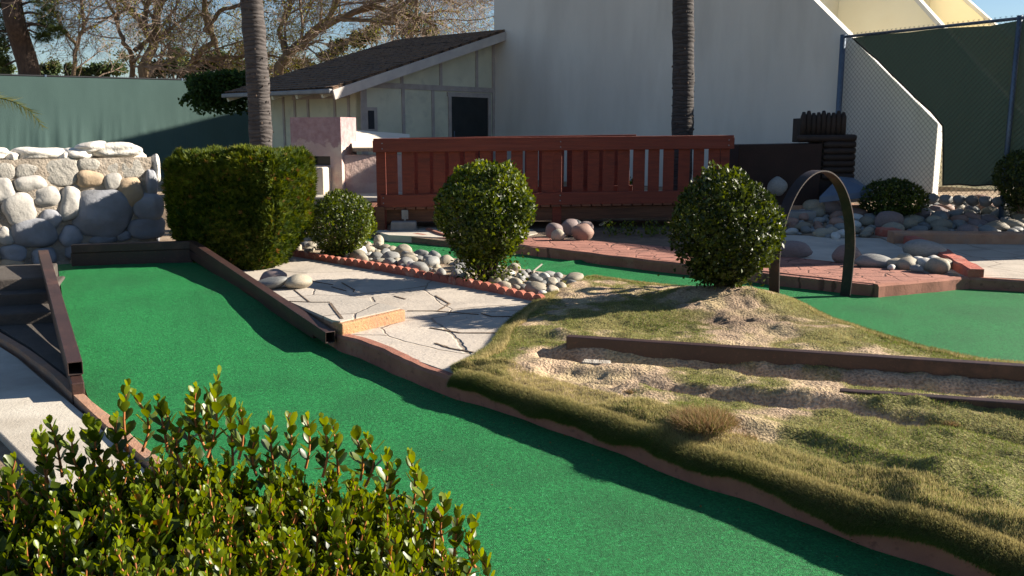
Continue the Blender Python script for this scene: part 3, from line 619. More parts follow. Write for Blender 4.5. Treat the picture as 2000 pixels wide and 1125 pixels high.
# grass blades (uncountable)
def blades(P, hgt, wid, lean, colr, up=None):
    n = len(P); a = RNG.uniform(0, 2*np.pi, n); side = np.stack([np.cos(a), np.sin(a), 0*a], 1)*wid[:, None]
    Lr = RNG.normal(size=(n, 2))*lean[:, None]; tip = np.stack([Lr[:, 0], Lr[:, 1], np.ones(n)], 1) if up is None else up+np.stack([Lr[:, 0], Lr[:, 1], 0*a], 1)
    tip = unit(tip)*hgt[:, None]
    V = np.stack([P-side, P+side, P+tip], 1).reshape(-1, 3); Fc = np.arange(3*n).reshape(-1, 3)
    cc = np.repeat(colr, 3, 0).copy(); cc[2::3] *= 1.15
    return V, Fc, cc
def in_mound(n, ylim=None):
    out = []; tot = 0
    while tot < n:
        x = RNG.uniform(-.6, 4.0, n); y = RNG.uniform(2.4, 8.9, n)
        k = pip(x, y, MP) & (np.abs(x) < y*.66) & (RNG.random(n) < np.clip((5.2/y)**1.3, 0, 1)); out.append(np.stack([x[k], y[k]], 1)); tot += k.sum()
    return np.concatenate(out)[:n]
NB = 330000
p2 = in_mound(NB); g = grassy(p2[:, 0], p2[:, 1])
keep = RNG.random(len(p2)) < np.clip(sm(.0, .6, g)*1.05+.10, 0, 1); p2 = p2[keep]; g = g[keep]; n = len(p2)
P3 = np.column_stack([p2, mz(p2[:, 0], p2[:, 1])-.004])
ed = pdist(p2[:, 0], p2[:, 1], MP)
green = np.array([.155, .195, .032]); str_ = np.array([.43, .37, .17]); brn = np.array([.30, .20, .10])
gm = np.clip(.57+1.2*fbm(p2[:, 0], p2[:, 1], 2.0, 8)+.35*(g-.6)+RNG.normal(size=n)*.22, 0, 1)[:, None]
cc = green*gm+str_*(1-gm); bw = (RNG.random(n) < .14)[:, None]; cc = np.where(bw, brn, cc)*RNG.uniform(.7, 1.2, (n, 1))
dry = np.array([.50, .41, .27]); dk = sm(.5, .15, g)[:, None]; cc = cc*(1-dk)+dry*dk*RNG.uniform(.6, 1.1, (n, 1))
hh = RNG.uniform(.007, .021, n)*(1+.35*np.exp(-(ed/.12)**2))*np.clip(.45+g*.6, .4, 1.2)
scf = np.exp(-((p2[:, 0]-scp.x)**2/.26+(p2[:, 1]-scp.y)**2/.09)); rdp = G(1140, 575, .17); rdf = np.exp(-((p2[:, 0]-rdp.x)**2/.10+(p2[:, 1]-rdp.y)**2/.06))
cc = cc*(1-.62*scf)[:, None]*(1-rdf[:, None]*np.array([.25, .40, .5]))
A1 = blades(P3, hh, RNG.uniform(.0012, .0022, n)*np.clip(p2[:, 1]/4.2, .9, 2), np.full(n, .75), cc)
# fringe hanging over the kerb along the front and rear edges
def fringe(poly, n, inward, lo, hi, droop, depth=.10, zt=.03, roll=0.0):
    seg = resample(poly, 400); seg = np.array([list(p) for p in seg]); t = RNG.uniform(0, 398.99, n); i = t.astype(int); f = (t-i)[:, None]
    p = seg[i]*(1-f)+seg[i+1]*f; d = unit(seg[i+1]-seg[i]); nr = np.stack([-d[:, 1], d[:, 0], 0*d[:, 0]], 1)*inward
    if roll:
        ph = RNG.random(n)*2.1; pin = np.where(ph > 1.75, RNG.random(n)*depth, 0); th = np.clip(1.75-ph, 0, 1.75)
        Rr = roll*(1+.9*vnoise(p[:, 0], p[:, 1], 3.0, 3)+.5*vnoise(p[:, 0], p[:, 1], 8.0, 4)); Rr = np.clip(Rr, .030, .085); c0 = p+nr*.05; top_ = mz(c0[:, 0], c0[:, 1])+.002
        q = c0+nr*pin[:, None]-nr*((.102+Rr*.35)*np.sin(th))[:, None]; q[:, 2] = np.where(pin > 0, mz(q[:, 0], q[:, 1]), top_-Rr*(1-np.cos(th))*1.15)-.006
        nn_ = -nr*np.sin(th)[:, None]+np.array([0, 0, 1.])*np.cos(th)[:, None]; out = nn_-nr*.25+np.array([0, 0, -.35])*(th > .5)[:, None]+RNG.normal(size=(n, 3))*.38
        k = np.clip(th/1.5+.5*vnoise(p[:, 0], p[:, 1], 3, 5)+RNG.normal(size=n)*.18, 0, 1)[:, None]
        c = np.array([.11, .155, .025])*k+np.array([.43, .36, .16])*(1-k); c = c*RNG.uniform(.65, 1.2, (n, 1))  # straw at the crest, darker green below with shade put into the colour
        return q, RNG.uniform(lo, hi, n), c, out
    w_ = RNG.random(n)**1.3*depth; w_ = w_*(1+.6*vnoise(p[:, 0], p[:, 1], 5)); p = p+nr*w_[:, None]
    e2 = pdist(p[:, 0], p[:, 1], MP); p[:, 2] = np.maximum(mz(p[:, 0], p[:, 1])-.01, .14)
    out = -nr*droop*(1-w_/depth*.8)[:, None]+np.array([0, 0, 1.])*(.35+.6*w_/depth)[:, None]+RNG.normal(size=(n, 3))*.28
    k = np.clip(1-w_/depth, 0, 1)[:, None]*.75+.25*RNG.random((n, 1)); k = np.clip(k+.5*vnoise(p[:, 0], p[:, 1], 3, 5)[:, None], 0, 1)
    c = np.array([.10, .125, .02])*k+np.array([.46, .37, .17])*(1-k); c = c*RNG.uniform(.65, 1.2, (n, 1))
    return p, RNG.uniform(lo, hi, n), c, out
FE = [p.copy() for p in MP[0:NF]]; BE = [p.copy() for p in MP[NF+2:NF+15]]; LE = [p.copy() for p in MP[NF+15:]]+[MP[0].copy()]
f1 = fringe(FE, 230000, 1, .014, .032, 1.5, depth=.22, roll=.055)
A2 = blades(f1[0], f1[1], np.full(len(f1[0]), .0016), np.full(len(f1[0]), .05), f1[2], up=f1[3])
f2 = fringe(BE, 26000, 1, .02, .04, .8, depth=.10)
A3 = blades(f2[0], f2[1], np.full(len(f2[0]), .0028), np.full(len(f2[0]), .05), f2[2], up=f2[3])
f3 = fringe(LE, 26000, 1, .02, .045, .9, depth=.12)
A4 = blades(f3[0], f3[1], np.full(len(f3[0]), .0024), np.full(len(f3[0]), .05), f3[2], up=f3[3])
Vs, Fs, Cs, o = [], [], [], 0
for A in (A1, A2, A3, A4): Vs.append(A[0]); Fs.append(A[1]+o); Cs.append(A[2]); o += len(A[0])
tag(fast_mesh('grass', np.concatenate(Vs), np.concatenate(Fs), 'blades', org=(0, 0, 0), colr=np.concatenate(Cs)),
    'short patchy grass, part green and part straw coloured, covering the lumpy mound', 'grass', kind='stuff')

# tussocks on the mound
for k, (u, v, s, nb, lab) in enumerate([(1375, 838, .125, 10500, 'large shaggy brown tussock of dry grass standing on the mound below the two steel beams'),
                               (1905, 838, .045, 1500, 'small dry tussock against the lower steel beam near the right edge of the photo'),
                               (1858, 822, .035, 1100, 'small dry tussock left of its twin at the lower steel beam'),
                               (1455, 850, .05, 1200, 'low dry tussock just right of the large shaggy one'),
                               (1230, 700+70, .035, 700, 'little straw tussock on the ridge below the grey plank')]):
    p = G(u, v, .17); z = float(mz(p.x, p.y)); n = nb; a = RNG.uniform(0, 6.283, n); r = s*RNG.random(n)**.6
    P = np.stack([p.x+r*np.cos(a), p.y+r*np.sin(a), np.full(n, z-.01)], 1)
    up = np.stack([np.cos(a)*r/s*1.1-.25, np.sin(a)*r/s*1.1, np.full(n, .8)], 1)+RNG.normal(size=(n, 3))*.55; P = P+RNG.normal(size=(n, 3))*s*.16*np.array([1, 1, .5]); P[:, 2] = np.maximum(P[:, 2], z-.01)
    t = RNG.random((n, 1)); c = np.where(t < .2, np.array([.14, .17, .03]), np.where(t < .72, np.array([.26, .155, .07]), np.array([.44, .31, .16])))*RNG.uniform(.7, 1.1, (n, 1))
    A = blades(P, RNG.uniform(.2, .8, n)*s*.75, np.full(n, .0014), np.full(n, .1), c, up=up)
    tag(fast_mesh('tussock', A[0], A[1], 'blades', org=(p.x, p.y, z), colr=A[2]), lab, 'grass tussock', 'dry tussocks on the mound')

# ================= steel tubes =================
def square_tube(mb, a, b, w, h, t=.006, open_b=True, rz_up=(0, 0, 1)):
    a, b = Vector(a), Vector(b); d = (b-a).normalized(); sd = d.cross(Vector(rz_up)).normalized(); u = sd.cross(d)
    ring = lambda p, W, Hh: [p+sd*(i*W/2)+u*(j*Hh/2) for i, j in ((-1, -1), (1, -1), (1, 1), (-1, 1))]
    A, B = ring(a, w, h), ring(b, w, h); Bi = ring(b, w-2*t, h-2*t); Bd = ring(b-d*.25, w-2*t, h-2*t)
    vs = A+B+Bi+Bd
    fs = [[3, 2, 1, 0]]+[[i, (i+1) % 4, 4+(i+1) % 4, 4+i] for i in range(4)]
    mb.add(vs, fs, 0)
    n = len(mb.v)-16
    mb.f += [[n+4+i, n+4+(i+1) % 4, n+8+(i+1) % 4, n+8+i] for i in range(4)]; mb.mi += [0]*4
    mb.f += [[n+8+i, n+8+(i+1) % 4, n+12+(i+1) % 4, n+12+i] for i in range(4)]+[[n+12, n+13, n+14, n+15]]; mb.mi += [1]*5
    return mb
# left rail
near = G(147, 720, .175); far = G(85, 497, .44)
t = thing('steel_rail', (near.x, near.y, 0), 'straight brown square steel rail with open end, left edge of the green lane', 'rail')
square_tube(MB(), far, near, .085, .085).build('top_tube', ['steel', 'steel_in'], t, bev=.008)
dn = (near-far).normalized()
MB().beam(far-Vector((0, 0, .10)), near+dn*.12-Vector((0, 0, .115)), .07, .13).build('lower_tube', 'steel', t, bev=.006)
MB().beam(near-dn*.15-Vector((0, 0, .16)), near+dn*.34+Vector((.035, 0, -.175)), .05, .05).build('foot_bar', 'steel', t, bev=.006)
# right rail, bent at the back corner
A_ = G(376, 478, .42); B_ = G(645, 659, .125); K_ = G(140, 486, .42)
t = thing('steel_rail', (A_.x, A_.y, 0), 'bent brown square steel tube rail closing the back and right side of the green lane', 'rail')
db = (B_-A_).normalized(); dk = (A_-K_).normalized()
square_tube(MB(), A_-db*.02, B_, .075, .085).build('side_tube', ['steel', 'steel_in'], t, bev=.008)
MB().beam(K_, A_+dk*.03, .075, .085).build('back_tube', 'steel', t, bev=.008)
off = Vector((-.01, -.0, -.095))
MB().beam(A_+off+Vector((0, 0, 0)), B_+off*.35-db*.25, .06, .085).build('lower_side_tube', 'steel', t, bev=.006)
MB().beam(K_+off-Vector((0, 0, .03)), A_+off-Vector((0, 0, .03)), .06, .17).build('lower_back_tube', 'steel', t, bev=.006)
# beams sunk in the mound
a = G(1108, 671, .19); b = G(2000, 731, .21); d = (b-a).normalized()
tag(MB().beam(a, b+d*1.2, .07, .112).build('steel_beam', 'steel', bev=.006), 'long brown steel beam lying across the top of the grassy mound', 'beam')
a = G(1640, 772, .170); b = G(2000, 798, .205); d = (b-a).normalized()
tag(MB().beam(a, b+d*1.2, .06, .07).build('steel_beam', 'steel', bev=.006), 'half buried brown steel beam lower on the mound, mostly under soil', 'beam')
p = G(1165, 711, .16); z = float(mz(p.x, p.y))
tag(MB().box((p.x, p.y, z+.002), (.17, .085, .03), rz=-.25).build('plank', 'plank', bev=.003), 'weathered grey wooden plank end set in the soil below the long beam', 'plank')

# hoop
bl = G(1512, 575, .14); br_ = G(1652, 579, 0); bl.z = 0
ax = Vector((-.62, .78, 0)).normalized(); hd = (br_-bl); hd.z = 0; wdt = hd.length; hd.normalize()
mid = (bl+br_)/2; W2 = .105; th = .012; R = wdt/2; Ht = 1.22
prof = [(-R*.98, -.05), (-R*.99, .15)]+[(-R*1.02*math.cos(a)*(1 if True else 0), .42+(Ht-.42)*math.sin(a)) for a in np.linspace(0, math.pi, 40)]+[(R*.99, .15), (R*.96, -.05)]
mb = MB(); rings = []
for i, (s_, z_) in enumerate(prof):
    a0 = prof[max(i-1, 0)]; a1 = prof[min(i+1, len(prof)-1)]; tx, tz = a1[0]-a0[0], a1[1]-a0[1]; l = math.hypot(tx, tz); nx_, nz_ = -tz/l, tx/l
    for (o, w_) in ((0, -W2/2), (th, -W2/2), (th, W2/2), (0, W2/2)):
        rings.append(mid+hd*(s_+nx_*o)+ax*w_+Vector((0, 0, z_+nz_*o)))
n_ = len(prof); fs = [[i*4+j, i*4+(j+1) % 4, (i+1)*4+(j+1) % 4, (i+1)*4+j] for i in range(n_-1) for j in range(4)]+[[0, 1, 2, 3], [n_*4-4+j for j in range(4)]]
mb.add(rings, fs); o = mb.build('hoop', 'hoop', org=(mid.x, mid.y, 0)); tag(o, 'tall rusty flat steel hoop arching over the rear green lane', 'hoop')
for p_ in o.data.polygons: p_.use_smooth = True
es = o.modifiers.new('split', 'EDGE_SPLIT'); es.split_angle = math.radians(40)

# ================= scalloped edging =================
E0_, E1_ = [G(u, v, .13) for u, v in ((556, 500), (1058, 592))]
epts = resample(pts([(556, 498), (650, 514), (760, 533), (880, 555), (980, 575), (1058, 592)], .13), 8)
tag_dummy = 0
labs = ['farthest left piece of the scalloped terracotta edging, starting behind the box hedge', 'second piece of the scalloped terracotta edging from the box hedge', 'third piece of the scalloped terracotta edging, in front of the small round bush',
        'middle piece of the scalloped terracotta edging beside the widest part of the cobbles', 'fifth piece of the scalloped terracotta edging, just left of the round yellow green bush', 'sixth piece of the scalloped terracotta edging, shaded below the round yellow green bush', 'last piece of the scalloped terracotta edging, ending at the grassy mound']
for i in range(7):
    a, b = epts[i], epts[i+1]; d = (b-a); Ln = d.length; d.normalize(); nr = Vector((-d.y, d.x, 0)); ns = 5; mb = MB(); prof = [(0, -.08)]
    tilt = random.uniform(-.01, .012)
    for k in range(ns):
        for q in np.linspace(.0, math.pi, 9): prof.append((Ln*(k+.5)/ns-.5*Ln/ns*.97*math.cos(q), .028+tilt+.048*math.sin(q)**.75))
    prof.append((Ln*.995, -.08)); m_ = len(prof)
    vs = [a+d*x+nr*o_*1.0+Vector((0, 0, z)) for o_ in (0, .05) for x, z in prof]
    mb.add(vs, [list(range(m_))[::-1], [m_+k for k in range(m_)]]+[[k, (k+1) % m_, m_+(k+1) % m_, m_+k] for k in range(m_)])
    tag(mb.build('garden_edging', 'terracotta', bev=.005), labs[i], 'garden edging', 'scalloped edging pieces along the flagstone path')

# cobble beds
bedp = pts([(560, 492), (650, 508), (760, 527), (880, 549), (980, 569), (1058, 588), (1100, 575), (1150, 545), (1040, 530), (930, 513), (870, 503), (800, 492), (735, 478), (640, 468), (570, 478)], .13)
struct(MB().prism(bedp, -.05, .14), 'cobble_bed_soil', 'soil')
KINDS = {}
def rock(kind, p, r, flat=.62, rz=None, emb=.35, label=None, group=None, asp=None, name='cobble'):
    if kind not in KINDS:
        KINDS[kind] = [rock_mesh('cobble', i*7+len(KINDS)*31+1, 'cobble_'+kind, flat=(1, .78+.05*(i % 3), 1), lump=.10) for i in range(5)]
    o = bpy.data.objects.new(name, random.choice(KINDS[kind])); C.objects.link(o)
    asp = asp or random.uniform(.8, 1.0); o.scale = (r, r*asp, r*flat); o.location = (p[0], p[1], p[2]+r*flat*(1-2*emb)); o.rotation_euler = (random.uniform(-.15, .15), random.uniform(-.2, .2), rz if rz is not None else random.uniform(0, 6.28))
    return tag(o, label, 'rock', group)
def poisson(poly, n, rmin, tries=9000, zf=lambda x, y: .14, avoid=()):
    xs_ = [p[0] for p in poly]; ys_ = [p[1] for p in poly]; out = []
    for _ in range(tries):
        x, y = random.uniform(min(xs_), max(xs_)), random.uniform(min(ys_), max(ys_)); r = random.uniform(*rmin)
        if not pip(np.array([x]), np.array([y]), poly)[0]: continue
        if any((x-a)**2+(y-b)**2 < ((r+c)*.80)**2 for a, b, c in out): continue
        if any((x-a)**2+(y-b)**2 < c*c for a, b, c in avoid): continue
        out.append((x, y, r))
        if len(out) >= n: break
    return out
b1 = G(955, 545, .14); bs = G(665, 490, .14)
cnt = {'tan': 'smooth tan river cobble in the bed along the scalloped terracotta edging', 'grey': 'smooth grey river cobble in the bed along the scalloped terracotta edging', 'white': 'pale whitish river cobble in the bed along the scalloped terracotta edging'}
inner = pts([(575, 487), (650, 500), (760, 519), (880, 541), (980, 561), (1052, 580), (1090, 572), (1140, 545), (1040, 533), (930, 516), (870, 506), (800, 495), (735, 483), (640, 473)], .14)
for x, y, r in poisson(inner, 105, (.05, .115), avoid=[(b1.x, b1.y+.05, .16), (bs.x, bs.y, .14)]):
    k = random.choices(['tan', 'grey', 'white'], [5, 4, 1])[0]
    rock(k, (x, y, .14), r, flat=random.uniform(.55, .8), emb=random.uniform(.28, .42), label=cnt[k], group=k+' cobbles beside the terracotta edging')
for x, y, r in poisson(inner, 22, (.03, .05), tries=4000):
    k = random.choices(['tan', 'grey', 'white'], [5, 4, 1])[0]
    rock(k, (x, y, .14), r, flat=.7, emb=.15, label=cnt[k], group=k+' cobbles beside the terracotta edging')
for (u, v, r, k, lab) in [(740, 470, .10, 'tan', 'rounded tan cobble at the far back corner of the bed beside the green lane'), (930, 485, .0, 'grey', '')]:
    if r: rock(k, G(u, v+10, .14), r, .85, label=lab, emb=.2)
# drip pipe
P_ = [G(u, v, .15) for u, v in [(905, 552), (960, 548), (1010, 541), (1040, 531), (1058, 520)]]; P_[-1].z = .17
tag(MB().tube(P_, .010, 6).build('drip_pipe', 'pipe', smooth=True), 'thin grey irrigation pipe curving out from under the yellow green round bush', 'pipe')

# rocks behind the lane, at the foot of the box hedge
for (u, v, r, k, fl, lab) in [(528, 552, .17, 'grey', .32, 'flat blue grey rock at the foot of the box hedge beside the rail'), (582, 551, .14, 'tan', .5, 'pale lumpy rock at the corner of the raised step'), (535, 541, .12, 'mauve', .6, 'dark rock tucked under the box hedge'),
                             (566, 572-6, .0, 'grey', .5, '')]:
    if r: rock(k, G(u, v+6, .25), r, fl, label=lab, emb=.3, name='rock')

# rocks at the bridge middle post
for (u, v, r, k, lab) in [(1082, 462, .13, 'mauve', 'mauve rounded rock left of the post under the red bridge'), (1113, 457, .14, 'mauve', 'mauve rock in the middle of the pile under the red bridge'), (1122, 452, .12, 'grey', 'grey rock at the back of the pile under the red bridge'),
                          (1143, 457, .12, 'mauve', 'mauve rock behind the big front one under the red bridge'), (1138, 468, .15, 'red', 'large reddish rock at the right front of the pile under the red bridge'), (1090, 469, .10, 'tan', 'low pale rock lying in front of the pile under the red bridge')]:
    rock(k, G(u, v, .12), r, .85, label=lab, emb=.12, name='rock', rz=0.2)
# rocks on the pale slab
for (u, v, r, k, fl, rz, lab) in [(1545, 500, .24, 'mauve', .45, -.25, 'long flat grey rock half behind the hoop on the pale slab'), (1655, 512, .17, 'mauve', .75, .1, 'domed grey rock on the pale slab seen inside the hoop'), (1706, 520, .20, 'grey', .42, -.1, 'low smooth grey rock on the pale slab right of the hoop'),
                                 (1808, 505, .30, 'grey', .45, .15, 'largest long grey rock resting on the small pile by the red kerb')]:
    rock(k, G(u, v, .12), r, fl, rz=rz, asp=.6, label=lab, emb=.2, name='rock')
for (u, v, r, k) in [(1768, 512, .13, 'tan'), (1750, 522, .13, 'tan'), (1773, 524, .16, 'tan'), (1790, 516, .12, 'white'), (1808, 524, .15, 'white'), (1830, 530, .19, 'tan'), (1822, 516, .13, 'white'), (1845, 523, .13, 'tan'), (1790, 530, .09, 'grey'), (1741, 526, .07, 'white')]:
    rock(k, G(u, v, .12), r*.85, .6, label='pale rounded stone of the small pile beside the red kerb' if k != 'grey' else 'grey stone low in the small pile beside the red kerb', group='stones piled beside the red kerb', emb=.25)
# rocks inside hoop on the slope and right bed
def onz(u, v):
    z = .3
    for _ in range(12):
        p = G(u, v, z); z = .5*z+.5*float(gz(p.x, p.y))
    return G(u, v, z)
reg = [(1505, 415), (1600, 418), (1705, 425), (1700, 462), (1640, 468), (1505, 462)]
polyL = [onz(u, v) for u, v in reg]
lp = {'tan': 'tan cobble on the slope seen through and beside the hoop', 'grey': 'grey cobble on the slope seen through and beside the hoop', 'white': 'pale cobble on the slope seen through and beside the hoop', 'red': 'reddish cobble on the slope seen through and beside the hoop'}
for x, y, r in poisson(polyL, 40, (.09, .17)):
    k = random.choices(['tan', 'grey', 'white', 'red'], [3, 3, 3, 3])[0]
    rock(k, (x, y, float(gz(x, y))), r, flat=.6, emb=.25, label=lp[k], group=k+' cobbles on the slope behind the hoop')
for (u, v, r, lab) in [(1592, 418, .20, 'large tan rock, the left of two at the slope top inside the hoop'), (1624, 418, .20, 'large brown rock, the right of two at the slope top inside the hoop'),
                       (1735, 447, .22, 'big smooth brown rock at the corner of the red kerb below the bush'), (1772, 447, .14, 'pale rock right of the big brown one by the red kerb')]:
    rock('tan' if 'tan' in lab or 'pale' in lab else 'mauve', onz(u, v), r, .75, label=lab, emb=.2, name='rock', rz=0)
regR = [(1700, 425), (1790, 412), (1830, 400), (2010, 392), (2100, 395), (2200, 462), (1760, 456), (1705, 452)]
polyR = [onz(u, v) for u, v in regR]
b3 = onz(1742, 428)
lr = {'tan': 'tan cobble in the wide shaded bed before the screened fence', 'grey': 'grey cobble in the wide shaded bed before the screened fence', 'red': 'reddish cobble in the wide shaded bed before the screened fence', 'mauve': 'mauve cobble in the wide shaded bed before the screened fence'}
for x, y, r in poisson(polyR, 105, (.10, .19), tries=14000, avoid=[(b3.x, b3.y, .3)]):
    k = random.choices(['tan', 'grey', 'red', 'mauve'], [3, 5, 2, 2])[0]
    rock(k, (x, y, float(gz(x, y))), r, flat=.55, emb=.3, label=lr[k], group=k+' cobbles in the shaded bed')
# the many smaller cobbles between them
mesh_v, mesh_f, k0 = [], [], 0
for x, y, r in poisson(polyR, 230, (.05, .10), tries=9000)+poisson(polyL, 60, (.04, .07), tries=2500)+poisson(inner, 90, (.025, .045), tries=3000):
    me = KINDS['grey'][random.randrange(5)]; a = random.uniform(0, 6.28); ca, sa = math.cos(a), math.sin(a); z0 = max(float(gz(x, y)), .14 if y < 11 else 0)
    for v in me.vertices: mesh_v.append((x+(v.co.x*ca-v.co.y*sa*.8)*r, y+(v.co.x*sa+v.co.y*ca*.8)*r, z0+r*.15+v.co.z*r*.55))
    for f in me.polygons: mesh_f.append([k0+i for i in f.vertices])
    k0 += len(me.vertices)
tag(fast_mesh('small_cobbles', np.array(mesh_v), np.array(mesh_f), 'cobble_grey', org=(0, 0, 0), smooth=True), 'small grey cobbles filling the gaps of the stone beds', 'cobbles', kind='stuff')
# row of round-topped stones at the foot of the fence
for i, u in enumerate(range(1822, 2080, 26)):
    p = at(u, 380+.02*(u-1822), 14.2-.004*(u-1822))
    rock('grey', (p.x, p.y, .46), .10, .85, label='round topped dark stone in the row along the foot of the screened fence', group='row of stones along the fence foot', emb=.2, rz=0)
# ================= big court building, house =================
DW = Vector((math.cos(math.radians(41)), -math.sin(math.radians(41)), 0)); NW = Vector((-DW.y, DW.x, 0))
p = at(965, 200, 22); C0 = Vector((p.x, p.y, 0))
def wp(P0, D, s, z, out=0.0, nrm=None):
    return P0+D*s+Vector((0, 0, z))+(nrm*out if nrm is not None else Vector())
def slab(mb, P0, D, nrm, poly, t0, t1, mi=0):
    """poly = [(s,z)..] in the wall plane, thickness from t0 to t1 along nrm"""
    n = len(poly); vs = [wp(P0, D, s, z, t0, nrm) for s, z in poly]+[wp(P0, D, s, z, t1, nrm) for s, z in poly]
    fs = [list(range(n)), [n+i for i in range(n)][::-1]]+[[i, (i+1) % n, n+(i+1) % n, n+i] for i in range(n)]
    return mb.add(vs, fs, mi)
def hw(u, v, P0, D): return hit(u, v, (P0.x, P0.y), (D.x, D.y))
t = thing('court_building', (C0.x, C0.y, .4), 'huge windowless white stucco building with sloping side walls stepping down to the right', 'building')
s1 = hw(1590, 0, C0, DW); s2 = hw(1832, 241, C0, DW); sl_ = (s2[1]-s1[1])/(s2[0]-s1[0]); HT = 5.8
sT = s1[0]+(HT-s1[1])/sl_
sq = s1[0]+(4.28-s1[1])/sl_
mb = MB(); slab(mb, C0, DW, NW, [(0, .2), (s2[0], .2), (s2[0], s2[1]), (sq, 4.28), (4.9, 4.38), (3.9, 5.6), (0, 6.6)], 0, .33); mb.build('front_wall', 'white_stucco', t, bev=.015)  # unseen top profile, shaped to shade the house roof but not the miniature building
for k, (a_, b_), sb in ((3, ((1785, 0), (1828, 48)), 7.08), (6.2, ((1880, 0), (1923, 38)), 7.95)):
    P0 = C0+NW*k; p1, p2_ = hw(*a_, P0, DW), hw(*b_, P0, DW); q = (p2_[1]-p1[1])/(p2_[0]-p1[0]); se = p2_[0]+(1.7-p2_[1])/q; st_ = p1[0]+(HT-p1[1])/q
    mb = MB(); slab(mb, P0, DW, NW, [(4, .3), (se, .3), (se, 1.7), (st_, HT-.01), (4, HT-.01)], 0, .3); mb.build('side_wall', 'yellow_stucco', t)
    mb = MB()
    for (sa, za), (sb_, zb) in (((se+.002, 1.7), (st_, HT)), ((se+.002, .3), (se+.002, 1.7))):
        slab(mb, P0, DW, NW, [(sa, za), (sb_, zb), (sb_+.05, zb+.05), (sa+.05, za+.05)], -.01, .31)
    mb.build('wall_coping', 'white_stucco', t)
mb = MB(); slab(mb, C0, DW, NW, [(6.9, .3), (7.08, .3), (7.08, 4.5), (6.9, 4.5)], .34, 2.99); mb.build('back_wall', 'yellow_stucco', t)  # unseen top kept low so sun reaches the miniature building
mb = MB(); slab(mb, C0, DW, NW, [(7.75, .3), (7.95, .3), (7.95, HT-.02), (7.75, HT-.02)], 3.31, 9); mb.build('back_wall', 'yellow_stucco', t)
mb = MB(); slab(mb, C0, DW, NW, [(0.02, .3), (6.88, .3), (6.88, 4.2), (4.85, 4.34), (3.85, 5.55), (0.02, 6.55)], .34, 9); mb.build('body', 'white_stucco', t)  # unseen top follows the front wall's shadow-shaping profile

# house
GD = -NW; GN = DW   # gable face runs along GD from the court wall, its outside is GN
sc = hw(705, 250, C0, GD)[0]; K = C0+GD*sc
LD = -DW; LN = GD   # left face runs along LD from the corner, outside is LN
t = thing('house', (K.x, K.y, .4), 'low cream house with dark shingle lean-to roof and black door beside the white building', 'house')
O_ = .35; PR = C0+GN*O_; e0 = hw(650, 172, PR, GD); r0 = hw(978, 62, PR, GD)
zroof = lambda s: r0[1]+(s-r0[0])*(e0[1]-r0[1])/(e0[0]-r0[0])
mb = MB(); slab(mb, C0, GD, GN, [(0.0, .2), (sc, .2), (sc, zroof(sc)-.22), (0.0, zroof(0)-.22)], -.15, 0); mb.build('gable_wall', 'house_panel', t)
mb = MB(); slab(mb, K, LD, LN, [(0.003, .2), (3.75, .2), (3.75, zroof(sc)-.25), (0.003, zroof(sc)-.25)], -.15, 0); mb.build('side_wall', 'house_panel', t)
FW = C0+LD*3.75; mb = MB(); slab(mb, FW, GD, LD, [(0.0, .2), (sc-.02, .2), (sc-.02, zroof(sc)-.24), (0.0, zroof(0)-.24)], -.15, 0); mb.build('rear_wall', 'house_panel', t)
E0w = PR+GD*e0[0]+Vector((0, 0, e0[1])); R0w = PR+GD*(r0[0]-.25)+Vector((0, 0, zroof(r0[0]-.25))); Lr = 3.86
mb = MB(); up = Vector((0, 0, .05))
e1, r1 = E0w+LD*Lr, R0w+LD*Lr
vs = [E0w, R0w, r1, e1]; mb.add([v-up for v in vs]+vs, [[3, 2, 1, 0], [4, 5, 6, 7], [0, 1, 5, 4], [1, 2, 6, 5], [2, 3, 7, 6], [3, 0, 4, 7]])
ro = mb.build('roof', 'shingle', t)
uvl = ro.data.uv_layers.new(name='UVMap'); o0 = ORG[ro.name]; ue = (E0w-e1).normalized(); vr = (R0w-E0w).normalized()
for lp_ in ro.data.loops:
    co = ro.data.vertices[lp_.vertex_index].co+o0; uvl.data[lp_.index].uv = ((co-E0w).dot(ue), (co-E0w).dot(vr))
# shingle courses as real steps
mb = MB(); Lv = (R0w-E0w).length; nrow = 26; nr_ = ue.cross(vr).normalized()
if nr_.z < 0: nr_ = -nr_
for k in range(nrow):
    for j in range(34):
        a = E0w+vr*(Lv*k/nrow)-ue*(Lr*j/34)+nr_*.012; w_ = Lr/34*.96; hh_ = Lv/nrow*1.05; zt = random.uniform(.012, .024)
        vs = [a, a-ue*w_, a-ue*w_+vr*hh_, a+vr*hh_]; ts = [zt, zt, .002, .002]
        mb.add(vs+[v+nr_*q for v, q in zip(vs, ts)], [[4, 5, 6, 7], [0, 1, 5, 4], [0, 4, 7, 3], [1, 2, 6, 5]])
so = mb.build('shingle_course', 'shingle', ro)
uvl = so.data.uv_layers.new(name='UVMap')
for lp_ in so.data.loops:
    co = so.data.vertices[lp_.vertex_index].co+o0; uvl.data[lp_.index].uv = ((co-E0w).dot(ue), (co-E0w).dot(vr))
mb = MB(); mb.beam(E0w+GN*.02-Vector((0, 0, .13)), R0w+GN*.02-Vector((0, 0, .13)), .04, .19); mb.build('barge_board', 'fascia', t, bev=.004)
mb = MB(); mb.beam(e1+GD*.05-Vector((0, 0, .06)), E0w+GD*.05-Vector((0, 0, .06)), .09, .09); mb.build('gutter', 'gutter', t, bev=.02)
for q in (.35, 1.2, 2.05, 2.9, 3.75):
    a = E0w+LD*q-Vector((0, 0, .13)); b = a-GD*.7+Vector((0, 0, .7*abs((e0[1]-r0[1])/(e0[0]-r0[0]))))
    MB().beam(a, b, .07, .11).build('rafter', 'house_panel', t)
